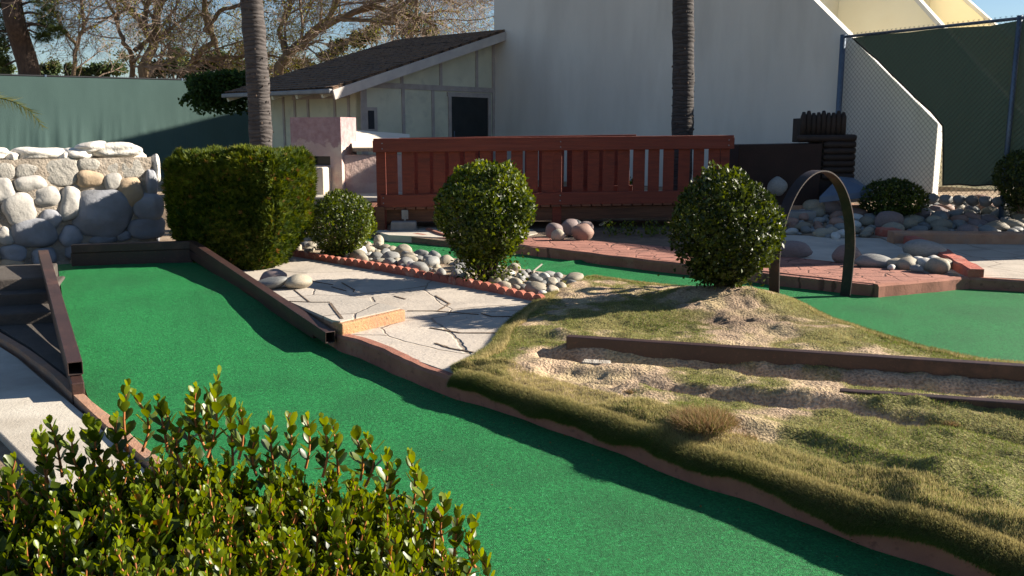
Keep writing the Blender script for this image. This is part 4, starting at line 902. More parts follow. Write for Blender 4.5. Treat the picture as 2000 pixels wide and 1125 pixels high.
def trim(u0, v0, u1, v1, P0, D, nrm, w=None, name='trim', m='house_trim', pr=.022, base=0.0):
    a, b = hw(u0, v0, P0, D), hw(u1, v1, P0, D); s0, s1_ = sorted((a[0], b[0])); z0, z1 = sorted((a[1], b[1]))
    if w: s0, s1_ = (s0+s1_)/2-w/2, (s0+s1_)/2+w/2
    mb = MB(); slab(mb, P0, D, nrm, [(s0, z0), (s1_, z0), (s1_, z1), (s0, z1)], base, base+pr); return mb.build(name, m, t)
gt = lambda *a, **k: trim(*a, C0, GD, GN, **k)
sx = lambda u, v: hw(u, v, C0, GD)
zb = sx(960, 172)[1]; zb2 = zb-.115; zf = .45
def vt(u, z0, z1, w=.085, **k):
    s = hw(u, 200, C0, GD)[0]; mb = MB(); slab(mb, C0, GD, GN, [(s-w/2, z0), (s+w/2, z0), (s+w/2, z1), (s-w/2, z1)], 0, k.get('pr', .020)); return mb.build('trim', 'house_trim', t)
mb = MB(); slab(mb, C0, GD, GN, [(.05, zb2), (sc-.06, zb2), (sc-.06, zb), (.05, zb)], 0, .024); mb.build('trim', 'house_trim', t)
for u in (787, 845): vt(u, zf, zb2)
for u in (785, 861, 931): s = hw(u, 150, C0, GD)[0]; vt(u, zb, zroof(s)-.24)
vt(964, zf, zroof(.1)-.26, w=.12, pr=.03); vt(709, zf, zroof(sc)-.26, w=.16, pr=.03)
d0, d1 = hw(880, 200, C0, GD)[0], hw(952, 200, C0, GD)[0]; zd = sx(915, 190)[1]
mb = MB(); slab(mb, C0, GD, GN, [(min(d0, d1), zf-.1), (max(d0, d1), zf-.1), (max(d0, d1), zd), (min(d0, d1), zd)], -.04, .012); dr = mb.build('door', 'dark_door', t)
mb = MB(); p = wp(C0, GD, max(d0, d1)-.06, zf+.95, .05, GN); mb.tube([p-Vector((0, 0, .16)), p+Vector((0, 0, .16))], .014, 6); mb.build('handle', 'galv', dr)
mb = MB()
for a, b, z0, z1 in ((max(d0, d1), max(d0, d1)+.09, zf, zd), (min(d0, d1)-.09, min(d0, d1), zf, zd), (min(d0, d1)-.09, max(d0, d1)+.12, zd, zd+.10)): slab(mb, C0, GD, GN, [(a, z0), (b, z0), (b, z1), (a, z1)], 0, .034)
mb.build('door_frame', 'house_trim', t)
w0, w1 = hw(717, 220, C0, GD)[0], hw(729, 220, C0, GD)[0]; za, zc = sx(722, 252)[1], sx(722, 216)[1]
mb = MB(); slab(mb, C0, GD, GN, [(w1-.09, za-.05), (w0+.09, za-.05), (w0+.09, zc+.07), (w1-.09, zc+.07)], 0, .026); wf = mb.build('window', 'house_trim', t)
mb = MB(); slab(mb, C0, GD, GN, [(w1, za), (w0, za), (w0, zc), (w1, zc)], .02, .03); mb.build('pane', 'glass_dark', wf)
for u in (555, 577, 603, 655, 682):
    s = hw(u, 230, K, LD)[0]; mb = MB(); z1 = hw(577, 195, K, LD)[1] if u in (577, 603, 655, 682) else zroof(sc)-.3
    slab(mb, K, LD, LN, [(s-.035, zf), (s+.035, zf), (s+.035, z1), (s-.035, z1)], 0, .022); mb.build('trim', 'house_trim', t)
a_, b_ = hw(572, 192, K, LD), hw(684, 192, K, LD); z1 = hw(577, 195, K, LD)[1]
mb = MB(); slab(mb, K, LD, LN, [(b_[0], z1), (a_[0], z1), (a_[0], z1+.09), (b_[0], z1+.09)], 0, .028); mb.build('trim', 'house_trim', t)

# ================= left screened fence =================
p1 = at(-60, 145, 20.3); fd = Vector((math.cos(math.radians(30.6)), math.sin(math.radians(30.6)), 0)); f0 = Vector((p1.x, p1.y, 0))-fd*1.5; Lf = 9.2; zt = 2.8
fn = Vector((fd.y, -fd.x, 0))
t = thing('screened_fence', (f0.x, f0.y, 0), 'long fence covered in faded green fabric across the left background', 'fence')
for k in range(4): MB().tube([f0+fd*(k*3)-fn*.05, f0+fd*(k*3)-fn*.05+Vector((0, 0, zt+.03))], .03, 8).build('post', 'galv', t, smooth=True)
MB().tube([f0-fn*.05+Vector((0, 0, zt)), f0+fd*Lf-fn*.05+Vector((0, 0, zt))], .024, 6).build('top_rail', 'wire', t)
nu, nv = 360, 60; V = []
for j in range(nv):
    for i in range(nu):
        s = Lf*i/(nu-1); h = j/(nv-1); z = .1+h*(zt-.12)
        amp = math.exp(-((h-.36)/.22)**2)
        wv = .030*amp*(noise.noise(Vector((s*4.2-h*1.2, h*1.0, 0)))*1.6)+.012*amp*noise.noise(Vector((s*11-h*3, h*2, 3)))+.02*noise.noise(Vector((s*.8, h*1.3, 5)))+(.010*noise.noise(Vector((s*7, 2, 0)))*(1-h))
        wv += -.018*math.exp(-((h-.345)/.012)**2)
        V.append(f0+fd*s+fn*(wv*.6)+Vector((0, 0, z)))
Fc = np.array([(j*nu+i, j*nu+i+1, (j+1)*nu+i+1, (j+1)*nu+i) for j in range(nv-1) for i in range(nu-1)])
fast_mesh('screen_fabric', [list(v) for v in V], Fc, 'screen_left', parent=t, smooth=True)
mb = MB()
for k in range(220):
    s = Lf*k/220; a = f0+fd*s-fn*.05+Vector((0, 0, zt)); mb.tube([a, a+fd*.02+Vector((0, 0, .05))], .004, 3)
mb.build('wire_ends', 'wire', t)

# ================= chain link fence at the right =================
PF = C0-NW*.15; z1 = hw(1647, 70, PF, DW); ps = PF+DW*z1[0]; zt = z1[1]; q = G(1992, 33, zt); pe = Vector((q.x, q.y, 0)); ps.z = 0
cd = (pe-ps).normalized(); Lc = (pe-ps).length; cn = Vector((cd.y, -cd.x, 0))
if cn.y > 0: cn = -cn
t = thing('chain_link_fence', (ps.x, ps.y, 0), 'tall chain link fence with a dark green windscreen beside the white court wall', 'fence')
for k in (0, 1, 2): a = ps+cd*(Lc*k); MB().tube([a, a+Vector((0, 0, zt+.02))], .038 if k else .05, 10).build('post', 'galv', t, smooth=True)
MB().tube([ps+Vector((0, 0, zt-.02)), ps+cd*Lc*2+Vector((0, 0, zt-.02))], .024, 8).build('top_rail', 'galv', t, smooth=True)
mb = MB(); W_ = Lc*2; stp = .085; zb0 = .40; Hh = zt-zb0
def clip(s, sgn):
    a = [s, zb0]; b = [s+sgn*Hh, zt]
    pts_ = [a, b]; out = []
    lo, hi = 0.0, 1.0; ds = b[0]-a[0]
    for bound, sg in ((0, 1), (W_, -1)):
        f0_ = sg*(a[0]-bound); f1_ = sg*(b[0]-bound)
        if f0_ < 0 and f1_ < 0: return None
        if f0_ < 0: lo = max(lo, f0_/(f0_-f1_))
        elif f1_ < 0: hi = min(hi, f0_/(f0_-f1_))
    return (a[0]+ds*lo, zb0+Hh*lo), (a[0]+ds*hi, zb0+Hh*hi)
s = -Hh
while s < W_+Hh:
    for sg in (1, -1):
        c_ = clip(s, sg)
        if c_: mb.tube([ps+cd*c_[0][0]+cn*(.03+.003*sg)+Vector((0, 0, c_[0][1])), ps+cd*c_[1][0]+cn*(.03+.003*sg)+Vector((0, 0, c_[1][1]+.03))], .0026, 3, cap=False)
    s += stp
mb.build('wire_mesh', 'wire', t)
hf = lambda u, v: hw(u, v, ps, cd)
ed_ = [(1662, 74), (1690, 100), (1712, 118), (1735, 142), (1762, 168), (1787, 193), (1815, 218), (1838, 245), (1839, 290), (1839, 330), (1838, 362)]
low = [(1838, 362), (1870, 360), (1900, 363), (1930, 361), (1955, 365)]
poly = [hf(*p) for p in ed_]+[hf(*p) for p in low[1:]]+[(Lc*2, hf(1955, 364)[1])]+[(Lc*2, zt-.03), (Lc*1.0, zt-.04), (Lc*.85, zt-.08), (Lc*.6, zt-.04), (Lc*.4, zt-.05), (Lc*.2, zt-.03)]
mb = MB(); sp_ = [wp(ps, cd, s, z, -.05, cn) for s, z in poly]; mb.add(sp_, [list(range(len(sp_)))])
o = mb.build('windscreen', 'screen_right', t); bm = bmesh.new(); bm.from_mesh(o.data); bmesh.ops.triangulate(bm, faces=bm.faces); bm.to_mesh(o.data); bm.free()
mb = MB(); mb.tube([wp(ps, cd, *hf(*p), -.04, cn) for p in ed_+low[1:]], .012, 5); mb.build('windscreen_hem', 'log', t)

# ================= red bridge =================
bl_ = Vector((-2.02, 13.55, 0)); br2 = Vector((3.34, 13.93, 0)); bd = (br2-bl_).normalized(); bn = Vector((-bd.y, bd.x, 0)); BL = (br2-bl_).length; rz = math.atan2(bd.y, bd.x)
t = thing('footbridge', (bl_.x, bl_.y, .08), 'red painted wooden footbridge with picket railings crossing behind the round bushes', 'bridge')
def railing(o0, L_, slope, name, posts, extra=0.0, s0=0.0):
    z = lambda s: slope*s
    A = o0+bd*s0
    r = None
    mb = MB(); mb.beam(A-bd*.06+Vector((0, 0, 1.345)), A+bd*(L_+.07)+Vector((0, 0, 1.345+z(L_))), .055, .175); r = mb.build('top_rail', 'red_wood_h', t, bev=.008)
    MB().beam(A-bd*.05+Vector((0, 0, 1.445))+bn*.04, A+bd*(L_+.06)+Vector((0, 0, 1.445+z(L_)))+bn*.04, .13, .035).build('handrail_cap', 'red_wood_h', t, bev=.006)
    MB().beam(A+bd*.04+Vector((0, 0, .53)), A+bd*(L_+.02)+Vector((0, 0, .53+z(L_))), .045, .19).build('bottom_rail', 'red_wood_h', t, bev=.008)
    s = .13; 
    while s < L_-.1:
        w_ = .178+random.uniform(-.012, .006)
        if not any(abs(s+w_/2-q) < .13 for q in posts):
            a = A+bd*(s+w_/2)+bn*.035+Vector((0, 0, .50+z(s))); b = a+Vector((random.uniform(-.006, .006), 0, .86))
            MB().beam(a, b, .022, w_, up=bd).build('picket', 'red_wood', t, bev=.004)
        s += .235
    for q in posts:
        zb = .08 if name == 'near' else .3
        MB().beam(A+bd*q+bn*.072+Vector((0, 0, zb)), A+bd*q+bn*.072+Vector((0, 0, 1.42+z(q))), .085, .14, up=bd).build('post', 'red_wood', t, bev=.006)
for q in (.08, 2.76, BL-.02):
    for z_ in (.50, .58, 1.31, 1.39):
        c_ = bl_+bd*q-bn*.03+Vector((0, 0, z_+.009*q)); MB().tube([c_, c_-bn*.010], .011, 8).build('bolt', 'gutter', t)
railing(bl_, BL, .009, 'near', (.05, 2.72, BL-.05))
railing(bl_+bn*1.25+bd*.32, 3.8, .014, 'far', (.05, 1.9, 3.7))
for k in range(36):
    s = -.15+k*.158; a = bl_+bd*s-bn*.02; b = a+bn*1.3; z_ = .415+.012*s
    MB().beam(a+Vector((0, 0, z_)), b+Vector((0, 0, z_)), .138, .038).build('deck_board', 'deck_wood', t, bev=.005)
for o_, dz in ((.02, 0), (1.2, 0)):
    MB().beam(bl_+bn*(o_+.04)-bd*.15+Vector((0, 0, .30)), bl_+bn*(o_+.04)+bd*(BL-.2)+Vector((0, 0, .30+.05)), .05, .19).build('stringer', 'brown_beam', t, bev=.006)
MB().beam(bl_+bd*.03-bn*.055+Vector((0, 0, .10)), bl_+bd*.03-bn*.055+Vector((0, 0, .45)), .03, .13, up=bd).build('corner_brace', 'brown_beam', t, bev=.004)
mb = MB(); c_ = bl_+bd*.40-bn*.07
mb.box(c_+Vector((0, 0, .33)), (.10, .012, .14), rz=rz); mb.box(c_+Vector((0, -.004, .24)), (.03, .012, .10), rz=rz); mb.build('bracket', 'pier', t, bev=.003)
c_ = bl_+bd*.38-bn*.05
tag(MB().prism([c_+bd*a+bn*b for a, b in ((-.19, -.13), (.19, -.13), (.19, .15), (-.19, .15))], .09, .23).build('pier_block', 'pier', bev=.02), 'grey concrete pier block under the left end of the red bridge', 'pier block')
a = at(1172, 440, 14.1); b = at(1196, 424, 14.3)
tag(MB().beam(a, b, .05, .03).build('timber_offcut', 'adobe_cream', bev=.003), 'pale loose timber offcut leaning in the dark under the red bridge', 'timber')
# retaining sleepers left of the bridge
for (u0, u1, v, Y, m, lab) in [(690, 765, 424, 13.95, 'brown_beam', 'dark timber sleeper at the left end of the red bridge, behind the small round bush')]:
    a, b = at(u0, v, Y), at(u1, v, Y); tag(MB().beam(a, b, .15, .22).build('timber_sleeper', m, bev=.01), lab, 'timber')

# weeds under the bridge
P = []; Dd = []
for _ in range(46):
    u, v = random.uniform(1175, 1300), random.uniform(455, 463); p = G(u, v, .1)
    n_ = random.randint(4, 9)
    for k in range(n_): P.append((p.x+random.uniform(-.02, .02), p.y+random.uniform(-.02, .02), .1+k*.022)); a = random.uniform(0, 6.28); Dd.append((math.cos(a), math.sin(a), random.uniform(.3, 1.4)))
P = np.array(P); Dd = np.array(Dd); A = scatter(LEAF4, P, Dd, rv(len(P)), RNG.uniform(.03, .07, len(P)), RNG.random(len(P)))
tag(fast_mesh('weeds', A[0], A[1], 'box_leaf', tint=A[2]), 'straggly green weeds growing in the shade under the red bridge', 'weeds', kind='stuff')

# ================= mauve miniature building =================
fdn = Vector((math.cos(-.28), math.sin(-.28), 0)); nn = Vector((-fdn.y, fdn.x, 0))
a0 = at(569, 300, 16.4); S0 = Vector((a0.x, a0.y, 0)); 
t = thing('miniature_building', (S0.x, S0.y, .4), 'miniature adobe building with flaking mauve paint, a small opening and a pale iron roof', 'miniature building')
hs = lambda u, v: hit(u, v, (S0.x, S0.y), (fdn.x, fdn.y))
w_ = hs(665, 240)[0]; zt_ = hs(600, 229)[1]; zg = .4; o0_, o1_ = hs(594, 310)[0], hs(645, 310)[0]; oz1, oz0 = hs(620, 305)[1], hs(620, 323)[1]
mb = MB(); dp = .62
for (s0, s1_, z0, z1) in ((0, w_, oz1, zt_), (0, o0_, oz0, oz1), (o1_, w_, oz0, oz1), (0, w_, zg, oz0)):
    vs_ = [S0+fdn*a+nn*b for a, b in ((s0, 0), (s1_, 0), (s1_, dp), (s0, dp))]; mb.prism(vs_, z0, z1)
bo = mb.build('tower', 'adobe_mauve', t)
bm = bmesh.new(); bm.from_mesh(bo.data); bmesh.ops.remove_doubles(bm, verts=bm.verts, dist=.001); bm.to_mesh(bo.data); bm.free()
MB().prism([S0+fdn*a+nn*b for a, b in ((o0_, .25), (o1_, .25), (o1_, .27), (o0_, .27))], oz0, oz1).build('opening', 'glass_dark', t)
c0, c1 = hs(597, 350)[0], hs(650, 350)[0]; zc_ = hs(620, 325)[1]
MB().prism([S0+fdn*a-nn*b for a, b in ((c0-.35, .0), (c1-.02, .0), (c1-.02, .32), (c0-.35, .32))], zg, zc_).build('low_block', 'adobe_cream', t, bev=.03)
wall0 = S0+fdn*w_+nn*.10; we = Vector((math.cos(-.55), math.sin(-.55), 0)); wnn = Vector((-we.y, we.x, 0)); zw = at(700, 303, wall0.y)[2]
wd = Vector((math.cos(.35), math.sin(.35), 0)); wdn = Vector((-wd.y, wd.x, 0))
MB().prism([wall0+wd*a+wdn*b for a, b in ((-.0, 0), (1.15, 0), (1.15, .2), (-.0, .2))], zg, zw).build('side_wall', 'adobe', t, bev=.02)
ra = at(688, 287, wall0.y-.05); 
mb = MB(); n_ = 26; rings = []
fl = [ra, at(800, 287, wall0.y+.5)]; bk_ = [at(684, 253, wall0.y+1.5), at(800, 262, wall0.y+2.1)]
for i in range(n_+1):
    for j in range(9):
        x = i/n_; y = j/8; p = fl[0].lerp(fl[1], y).lerp(bk_[0].lerp(bk_[1], y), x); p = p+Vector((0, 0, .010*(1 if i % 2 else -1))); rings.append(p)
fs = [[i*9+j, i*9+j+1, (i+1)*9+j+1, (i+1)*9+j] for i in range(n_) for j in range(8)]
fs2 = [[q+len(rings) for q in f][::-1] for f in fs]
mb.add(rings+[p-Vector((0, 0, .012)) for p in rings], fs+fs2); mb.build('iron_roof', 'roof_iron', t)
MB().beam(ra+Vector((0, -.0, -.05)), fl[1]+Vector((0, 0, -.05)), .06, .06).build('roof_beam', 'log', t)

# ================= log fort =================
Yf = 14.3; t0 = at(1600, 300, Yf); tl = thing('log_fort', (t0.x, Yf, .35), 'near black miniature log fort with a palisade top and a flat side panel', 'miniature building')
a, b = at(1443, 283, Yf), at(1602, 280, Yf); MB().prism([(a.x, Yf), (b.x, Yf-.1), (b.x, Yf+.5), (a.x, Yf+.6)], .2, [a.z, b.z, b.z, a.z]).build('side_panel', 'fort_panel', tl, bev=.01)
x0_, x1_ = at(1602, 300, Yf).x, at(1660, 300, Yf).x
MB().prism([(x0_, Yf-.05), (x1_, Yf-.05), (x1_, Yf+.6), (x0_, Yf+.6)], .3, at(1640, 265, Yf).z).build('core', 'log', tl)
zlo, zhi = at(1640, 344, Yf).z, at(1640, 270, Yf).z
for k in range(7):
    z = zlo+(zhi-zlo)*k/6; ex = .05 if k < 6 else .3
    MB().tube([(x0_+.05-(.42 if k == 6 else 0)-.03, Yf-.08, z), (x0_-(.35 if k == 6 else -.08), Yf-.08, z), (x1_+.03, Yf-.08+.04, z), (x1_+.07, Yf-.05, z)], [.035, .055, .055, .035], 10).build('log', 'log', tl, smooth=True)
    MB().tube([(x1_+.03, Yf-.05, z+.01), (x1_+.03, Yf+.6, z+.01)], .05, 8).build('log', 'log', tl, smooth=True)
zp0 = at(1600, 266, Yf).z; xa, xb = at(1568, 240, Yf).x, at(1656, 240, Yf).x; zp1 = at(1600, 222, Yf).z
for k in range(9):
    x = xa+.04+(xb-xa-.08)*k/8; z_ = zp1+.02*math.sin(k*2)
    MB().tube([(x, Yf+.1, zp0-.05), (x, Yf+.1, z_-.05), (x+.0, Yf+.1, z_+.03)], [.052, .05, .022], 7).build('palisade_stake', 'log', tl, smooth=True)
MB().prism([(xa, Yf+.12), (xb, Yf+.12), (xb, Yf+.5), (xa, Yf+.5)], zp0-.1, zp1-.07).build('palisade_core', 'log', tl)
mb = MB(); a, b = at(1640, 344, Yf-.2), at(1705, 372, Yf-.6); c_ = at(1600, 384, Yf-.55)
mb.add([a, at(1668, 347, Yf-.1), b, c_, a-Vector((0, 0, .05)), at(1668, 347, Yf-.1)-Vector((0, 0, .05)), b-Vector((0, 0, .1)), c_-Vector((0, 0, .1))], [[0, 1, 2, 3], [7, 6, 5, 4], [0, 4, 5, 1], [1, 5, 6, 2], [2, 6, 7, 3], [3, 7, 4, 0]])
tag(mb.build('ball_ramp', 'slide', bev=.01), 'blue grey sloping ramp coming out of the black log fort', 'ramp')
rock('grey', at(1518, 372, 14.0), .16, .9, label='pale round rock leaning against the brown panel left of the hoop', emb=.3, name='rock')

# ================= stone wall =================
W0 = G(-120, 480, .3); wdd = Vector((math.cos(math.radians(36)), math.sin(math.radians(36)), 0))
we1 = at(300, 420, 10.25); WB = Vector((we1.x, we1.y, 0)); wnr = Vector((wdd.y, -wdd.x, 0))
hW = lambda u, v: hit(u, v, (WB.x, WB.y), (wdd.x, wdd.y))
t = thing('stone_wall', (WB.x, WB.y, 0), 'thick wall of large rounded boulders set in mortar with white cap stones, behind the lane', 'stone wall')
sL = hW(-260, 420)[0]; zT = hW(200, 308)[1]
nu, nv = 60, 30; vs = []; 
for i in range(nu+1):
    for j in range(nv+1):
        s = sL+(0-sL)*i/nu; z = (zT-.0)*j/nv; p = WB+wdd*s+Vector((0, 0, z))
        k = noise.noise(Vector((s*3, z*3, 0)))*.05+.02*noise.noise(Vector((s*11, z*11, 2)))+.035; vs.append(p+wnr*(k+.022))
mb = MB(); mb.add(vs, [[i*(nv+1)+j, i*(nv+1)+j+1, (i+1)*(nv+1)+j+1, (i+1)*(nv+1)+j] for i in range(nu) for j in range(nv)])
mb.build('mortar_face', 'mortar', t, smooth=True)
P4 = [WB+wdd*sL-wnr*.03, WB+wdd*.02-wnr*.03, WB+wdd*.02-wnr*.62, WB+wdd*sL-wnr*.62]
MB().prism(P4, 0, zT-.01).build('mortar_core', 'mortar', t, bev=.05)
ST = [(80, 301, 47, 12, 0, 'cap'), (24, 307, 15, 10, .1, 'cap'), (-4, 300, 22, 11, 0, 'cap'), (128, 308, 14, 10, 0, 'cap'), (157, 301, 26, 12, .1, 'cap'), (182, 288, 30, 10, .15, 'cap'), (232, 293, 46, 13, 0, 'cap'), (306, 330, 10, 24, 0, 'cap'), (-60, 303, 40, 14, 0, 'cap'), (-140, 306, 42, 15, 0, 'cap'),
      (8, 334, 20, 17, 0, 'flat'), (56, 334, 28, 14, 0, 'flat'), (118, 336, 34, 27, .2, 'flat'), (172, 322, 21, 13, 0, 'flat'), (215, 329, 20, 15, 0, 'flat'), (254, 329, 26, 18, .1, 'flat'),
      (58, 358, 30, 16, .1, 'pale'), (174, 349, 27, 16, -.05, 'tan'), (218, 354, 19, 17, 0, 'pale'), (253, 374, 25, 30, .2, 'tan'), (293, 357, 12, 26, 0, 'blue'), (4, 372, 22, 28, .1, 'pale'), (90, 384, 26, 20, 0, 'pale'),
      (135, 396, 21, 35, -.15, 'pale'), (36, 408, 34, 29, .3, 'pale'), (198, 414, 55, 46, -.2, 'blue'), (286, 403, 30, 27, 0, 'blue'), (285, 444, 36, 22, 0, 'blue'), (97, 426, 22, 18, -.5, 'blue'), (66, 453, 45, 31, 0, 'blue'),
      (136, 462, 22, 21, -.6, 'blue'), (6, 459, 16, 20, .5, 'pale'), (200, 466, 30, 10, .1, 'blue'), (238, 460, 14, 10, 0, 'blue'), (24, 493, 27, 17, 0, 'blue'), (22, 530, 30, 26, 0, 'tan'), (-30, 420, 24, 26, 0, 'pale'), (-30, 490, 26, 24, 0, 'blue'), (-45, 360, 26, 20, 0, 'flat'),
      (84, 500, 24, 18, 0, 'blue'), (160, 490, 34, 16, 0, 'blue'), (250, 488, 38, 16, 0, 'blue'), (-90, 390, 30, 30, 0, 'pale'), (-90, 450, 34, 28, 0, 'blue'), (-100, 510, 34, 28, 0, 'blue'), (-35, 540, 26, 22, 0, 'blue'), (-80, 340, 26, 16, 0, 'flat')]
Rm = Matrix((wdd, -wnr, Vector((0, 0, 1)))).transposed().to_4x4()
for i, (u, v, rx, ry, ro_, k) in enumerate(ST):
    s, z = hW(u, v); s2_, _ = hW(u+rx, v); _, z2 = hW(u, v-ry); ax_, az_ = abs(s2_-s), abs(z2-z)
    ay_ = {'cap': .16, 'flat': .035}.get(k, .36*min(ax_, az_)+.045)
    me = rock_mesh('boulder', i*5+2, k+'_stone', sub=4, flat=(1, 1, 1), lump=.10 if k != 'cap' else .16)
    for v_ in me.vertices:   # flatter, squarer faces than an ellipsoid
        c = v_.co; l = c.length; e_ = (abs(c.x/l)**2.8+abs(c.y/l)**2.8+abs(c.z/l)**2.8)**(-1/2.8); v_.co = c/l*e_*(1+(l-1)*1.0)
    outw = .04 if k != 'cap' else -.10; az_ *= (1.08 if k == 'cap' else 1)
    Mx = Matrix.Rotation(-ro_, 4, 'Y') @ Matrix.Diagonal((ax_*1.0, ay_, az_*1.02, 1))
    me.transform(Matrix.Translation(WB+wdd*s+Vector((0, 0, z))+wnr*outw-ORG[t.name]) @ Rm @ Mx)
    o = link('boulder', me, t)
vs = []; nu2, nv2 = 90, 14
for i in range(nu2+1):
    for j in range(nv2+1):
        s = sL+(-.02-sL)*i/nu2; o_ = -.58*j/nv2+.02; e_ = min(j, nv2-j)/2.0
        vs.append(WB+wdd*s+wnr*o_+Vector((0, 0, zT-.06+.075*min(1, e_)+.055*noise.noise(Vector((s*4, o_*5, 1)))+.03*noise.noise(Vector((s*13, o_*13, 4))))))
MB().add(vs, [[i*(nv2+1)+j, i*(nv2+1)+j+1, (i+1)*(nv2+1)+j+1, (i+1)*(nv2+1)+j] for i in range(nu2) for j in range(nv2)]).build('cap_plaster', 'cap_stone', t, smooth=True)
# end face boulders of the wall
for i in range(9):
    z = .12+.24*(i//2)+.05*(i % 2); me = rock_mesh('boulder', i*9+77, 'blue_stone' if z < .9 else 'cap_stone', sub=3, flat=(1, 1, 1), lump=.12)
    me.transform(Matrix.Translation(WB-wnr*(.16+.28*(i % 2))+Vector((0, 0, z))-ORG[t.name]) @ Rm @ Matrix.Diagonal((.09, .15, .13, 1))); link('boulder', me, t)
for i in range(8):
    me = rock_mesh('boulder', i*9+177, 'cap_stone', sub=3, flat=(1, 1, 1), lump=.16)
    me.transform(Matrix.Translation(WB+wdd*(-.15-.36*i)-wnr*(.40)+Vector((0, 0, zT+.02))-ORG[t.name]) @ Rm @ Matrix.Diagonal((.2, .2, .07, 1))); link('boulder', me, t)
# ================= palms =================
def palm_tree(base, top, r0, r1, label, crown_n=22, bm_='palm_trunk'):
    t = thing('palm_tree', tuple(base), label, 'palm tree', None)
    n = 60; pts_ = []; rad = []
    for i in range(n+1):
        f = i/n; p = Vector(base).lerp(Vector(top), f)+Vector((.03*math.sin(f*9), .02*math.sin(f*7), 0)); pts_.append(p); rad.append(r0+(r1-r0)*f+.006*math.sin(i*2.3)+.005*math.sin(i*5.1)+.03*max(0, .06-f)/.06)
    mb = MB(); mb.tube(pts_, rad, 24); mb.build('trunk', bm_, t, smooth=True)
    # frayed leaf-base scars
    P = []; D = []; 
    for _ in range(420):
        f = random.random(); a = random.uniform(0, 6.28); k = min(int(f*n), n-1); p = pts_[k]+Vector((math.cos(a), math.sin(a), 0))*(rad[k]*.99); P.append(p); D.append(Vector((math.cos(a)*.4, math.sin(a)*.4, random.choice((-1, 1)))).normalized())
    A = scatter(CARD, np.array([list(p) for p in P]), np.array([list(d) for d in D]), rv(len(P)), RNG.uniform(.02, .055, len(P)), RNG.uniform(0, .3, len(P)))
    fast_mesh('bark_fibre', A[0], A[1], 'bark', parent=t)['kind'] = 'stuff'
    Pp, Dd, Nn, S = [], [], [], []; mb = MB(); c = Vector(top)
    for k in range(crown_n):
        a = k*2.4; el = .9-1.3*(k/crown_n); q = c.copy(); d = Vector((math.cos(a)*math.cos(el), math.sin(a)*math.cos(el), math.sin(el))); line = [q.copy()]
        for j in range(14):
            q = q+d*.17; d = (d+Vector((0, 0, -.085))).normalized(); line.append(q.copy()); sd = d.cross(Vector((0, 0, 1))).normalized()
            for sg in (1, -1):
                for m_ in range(2): Pp.append(list(q-d*.08*m_)); Dd.append(list(sd*sg+d*.5+Vector((0, 0, -.25)))); Nn.append([0, 0, 1]); S.append(.42*math.sin(.3+j/14*2.5))
        mb.tube(line, [.03*(1-j/16) for j in range(len(line))], 5)
    mb.build('frond_stem', 'palm_leaf', t); V = scatter((np.array([(-.05, 0, 0), (.05, 0, 0), (0, 1, -.15)]), np.array([(0, 1, 2)])), np.array(Pp), np.array(Dd), np.array(Nn), np.array(S), RNG.random(len(S)))
    fast_mesh('fronds', V[0], V[1], 'palm_leaf', parent=t, tint=V[2]); return t
b_ = at(507, 300, 14.8); tp = at(492, 0, 14.6); d_ = (tp-b_)
palm_tree((b_.x-.0, b_.y, .3), b_+d_*3.2, .185, .155, 'grey ringed palm trunk rising behind the box hedge in front of the house')
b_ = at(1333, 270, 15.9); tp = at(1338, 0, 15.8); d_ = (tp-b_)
palm_tree((b_.x-.02, b_.y, .45), b_+d_*3.2, .19, .165, 'shaded palm trunk rising behind the red bridge in front of the tall white wall', bm_='shaded_palm_trunk')
# small palm at the left edge, one frond reaching into view
tb = at(-150, 420, 7.6); tb.z = 0
t = thing('small_palm', tuple(tb), 'small yellow green palm at the left edge whose frond tip hangs before the green fence', 'palm')
cw = at(-170, 185, 7.6); MB().tube([tb, cw], [.10, .08], 12).build('trunk', 'palm_trunk', t, smooth=True)
fr = [[(-170, 190), (-90, 168), (-20, 186), (30, 200), (60, 218), (82, 246)]]
for a in (1.8, 2.6, 3.3, 4.0, 4.8, 5.5):
    ln = [cw.copy()]; d = Vector((math.cos(a), math.sin(a), .8)).normalized(); q = cw.copy()
    for j in range(6): q = q+d*.18; d = (d+Vector((0, 0, -.25))).normalized(); ln.append(q.copy())
    fr.append(ln)
Pp, Dd, Nn, S = [], [], [], []; mb = MB()
for k, ln in enumerate(fr):
    if k == 0: ln = [at(u, v, 7.6-.1*i) for i, (u, v) in enumerate(ln)]
    ln = resample(ln, 46); mb.tube(ln, [.010*(1-j/50) for j in range(46)], 5)
    for j in range(4, 46):
        d = (ln[min(j+1, 45)]-ln[j-1]).normalized(); sd = d.cross(Vector((0, -1, .3))).normalized()
        for sg in (1, -1):
            for _ in range(2): Pp.append(list(ln[j])); Dd.append(list(sd*sg*random.uniform(.4, .9)+d*random.uniform(.7, 1.1)+Vector((random.uniform(-.3, .3), random.uniform(-.5, .5), -.3)))); Nn.append([0, -1, .3]); S.append(random.uniform(.07, .15)*(1-.45*(j/46)**3))
mb.build('frond_stem', 'palm_leaf', t)
V_ = scatter((np.array([(-.03, 0, 0), (.03, 0, 0), (0, 1, -.1)]), np.array([(0, 1, 2)])), np.array(Pp), np.array(Dd), np.array(Nn), np.array(S), RNG.random(len(S)))
fast_mesh('fronds', V_[0], V_[1], 'palm_leaf', parent=t, tint=V_[2])

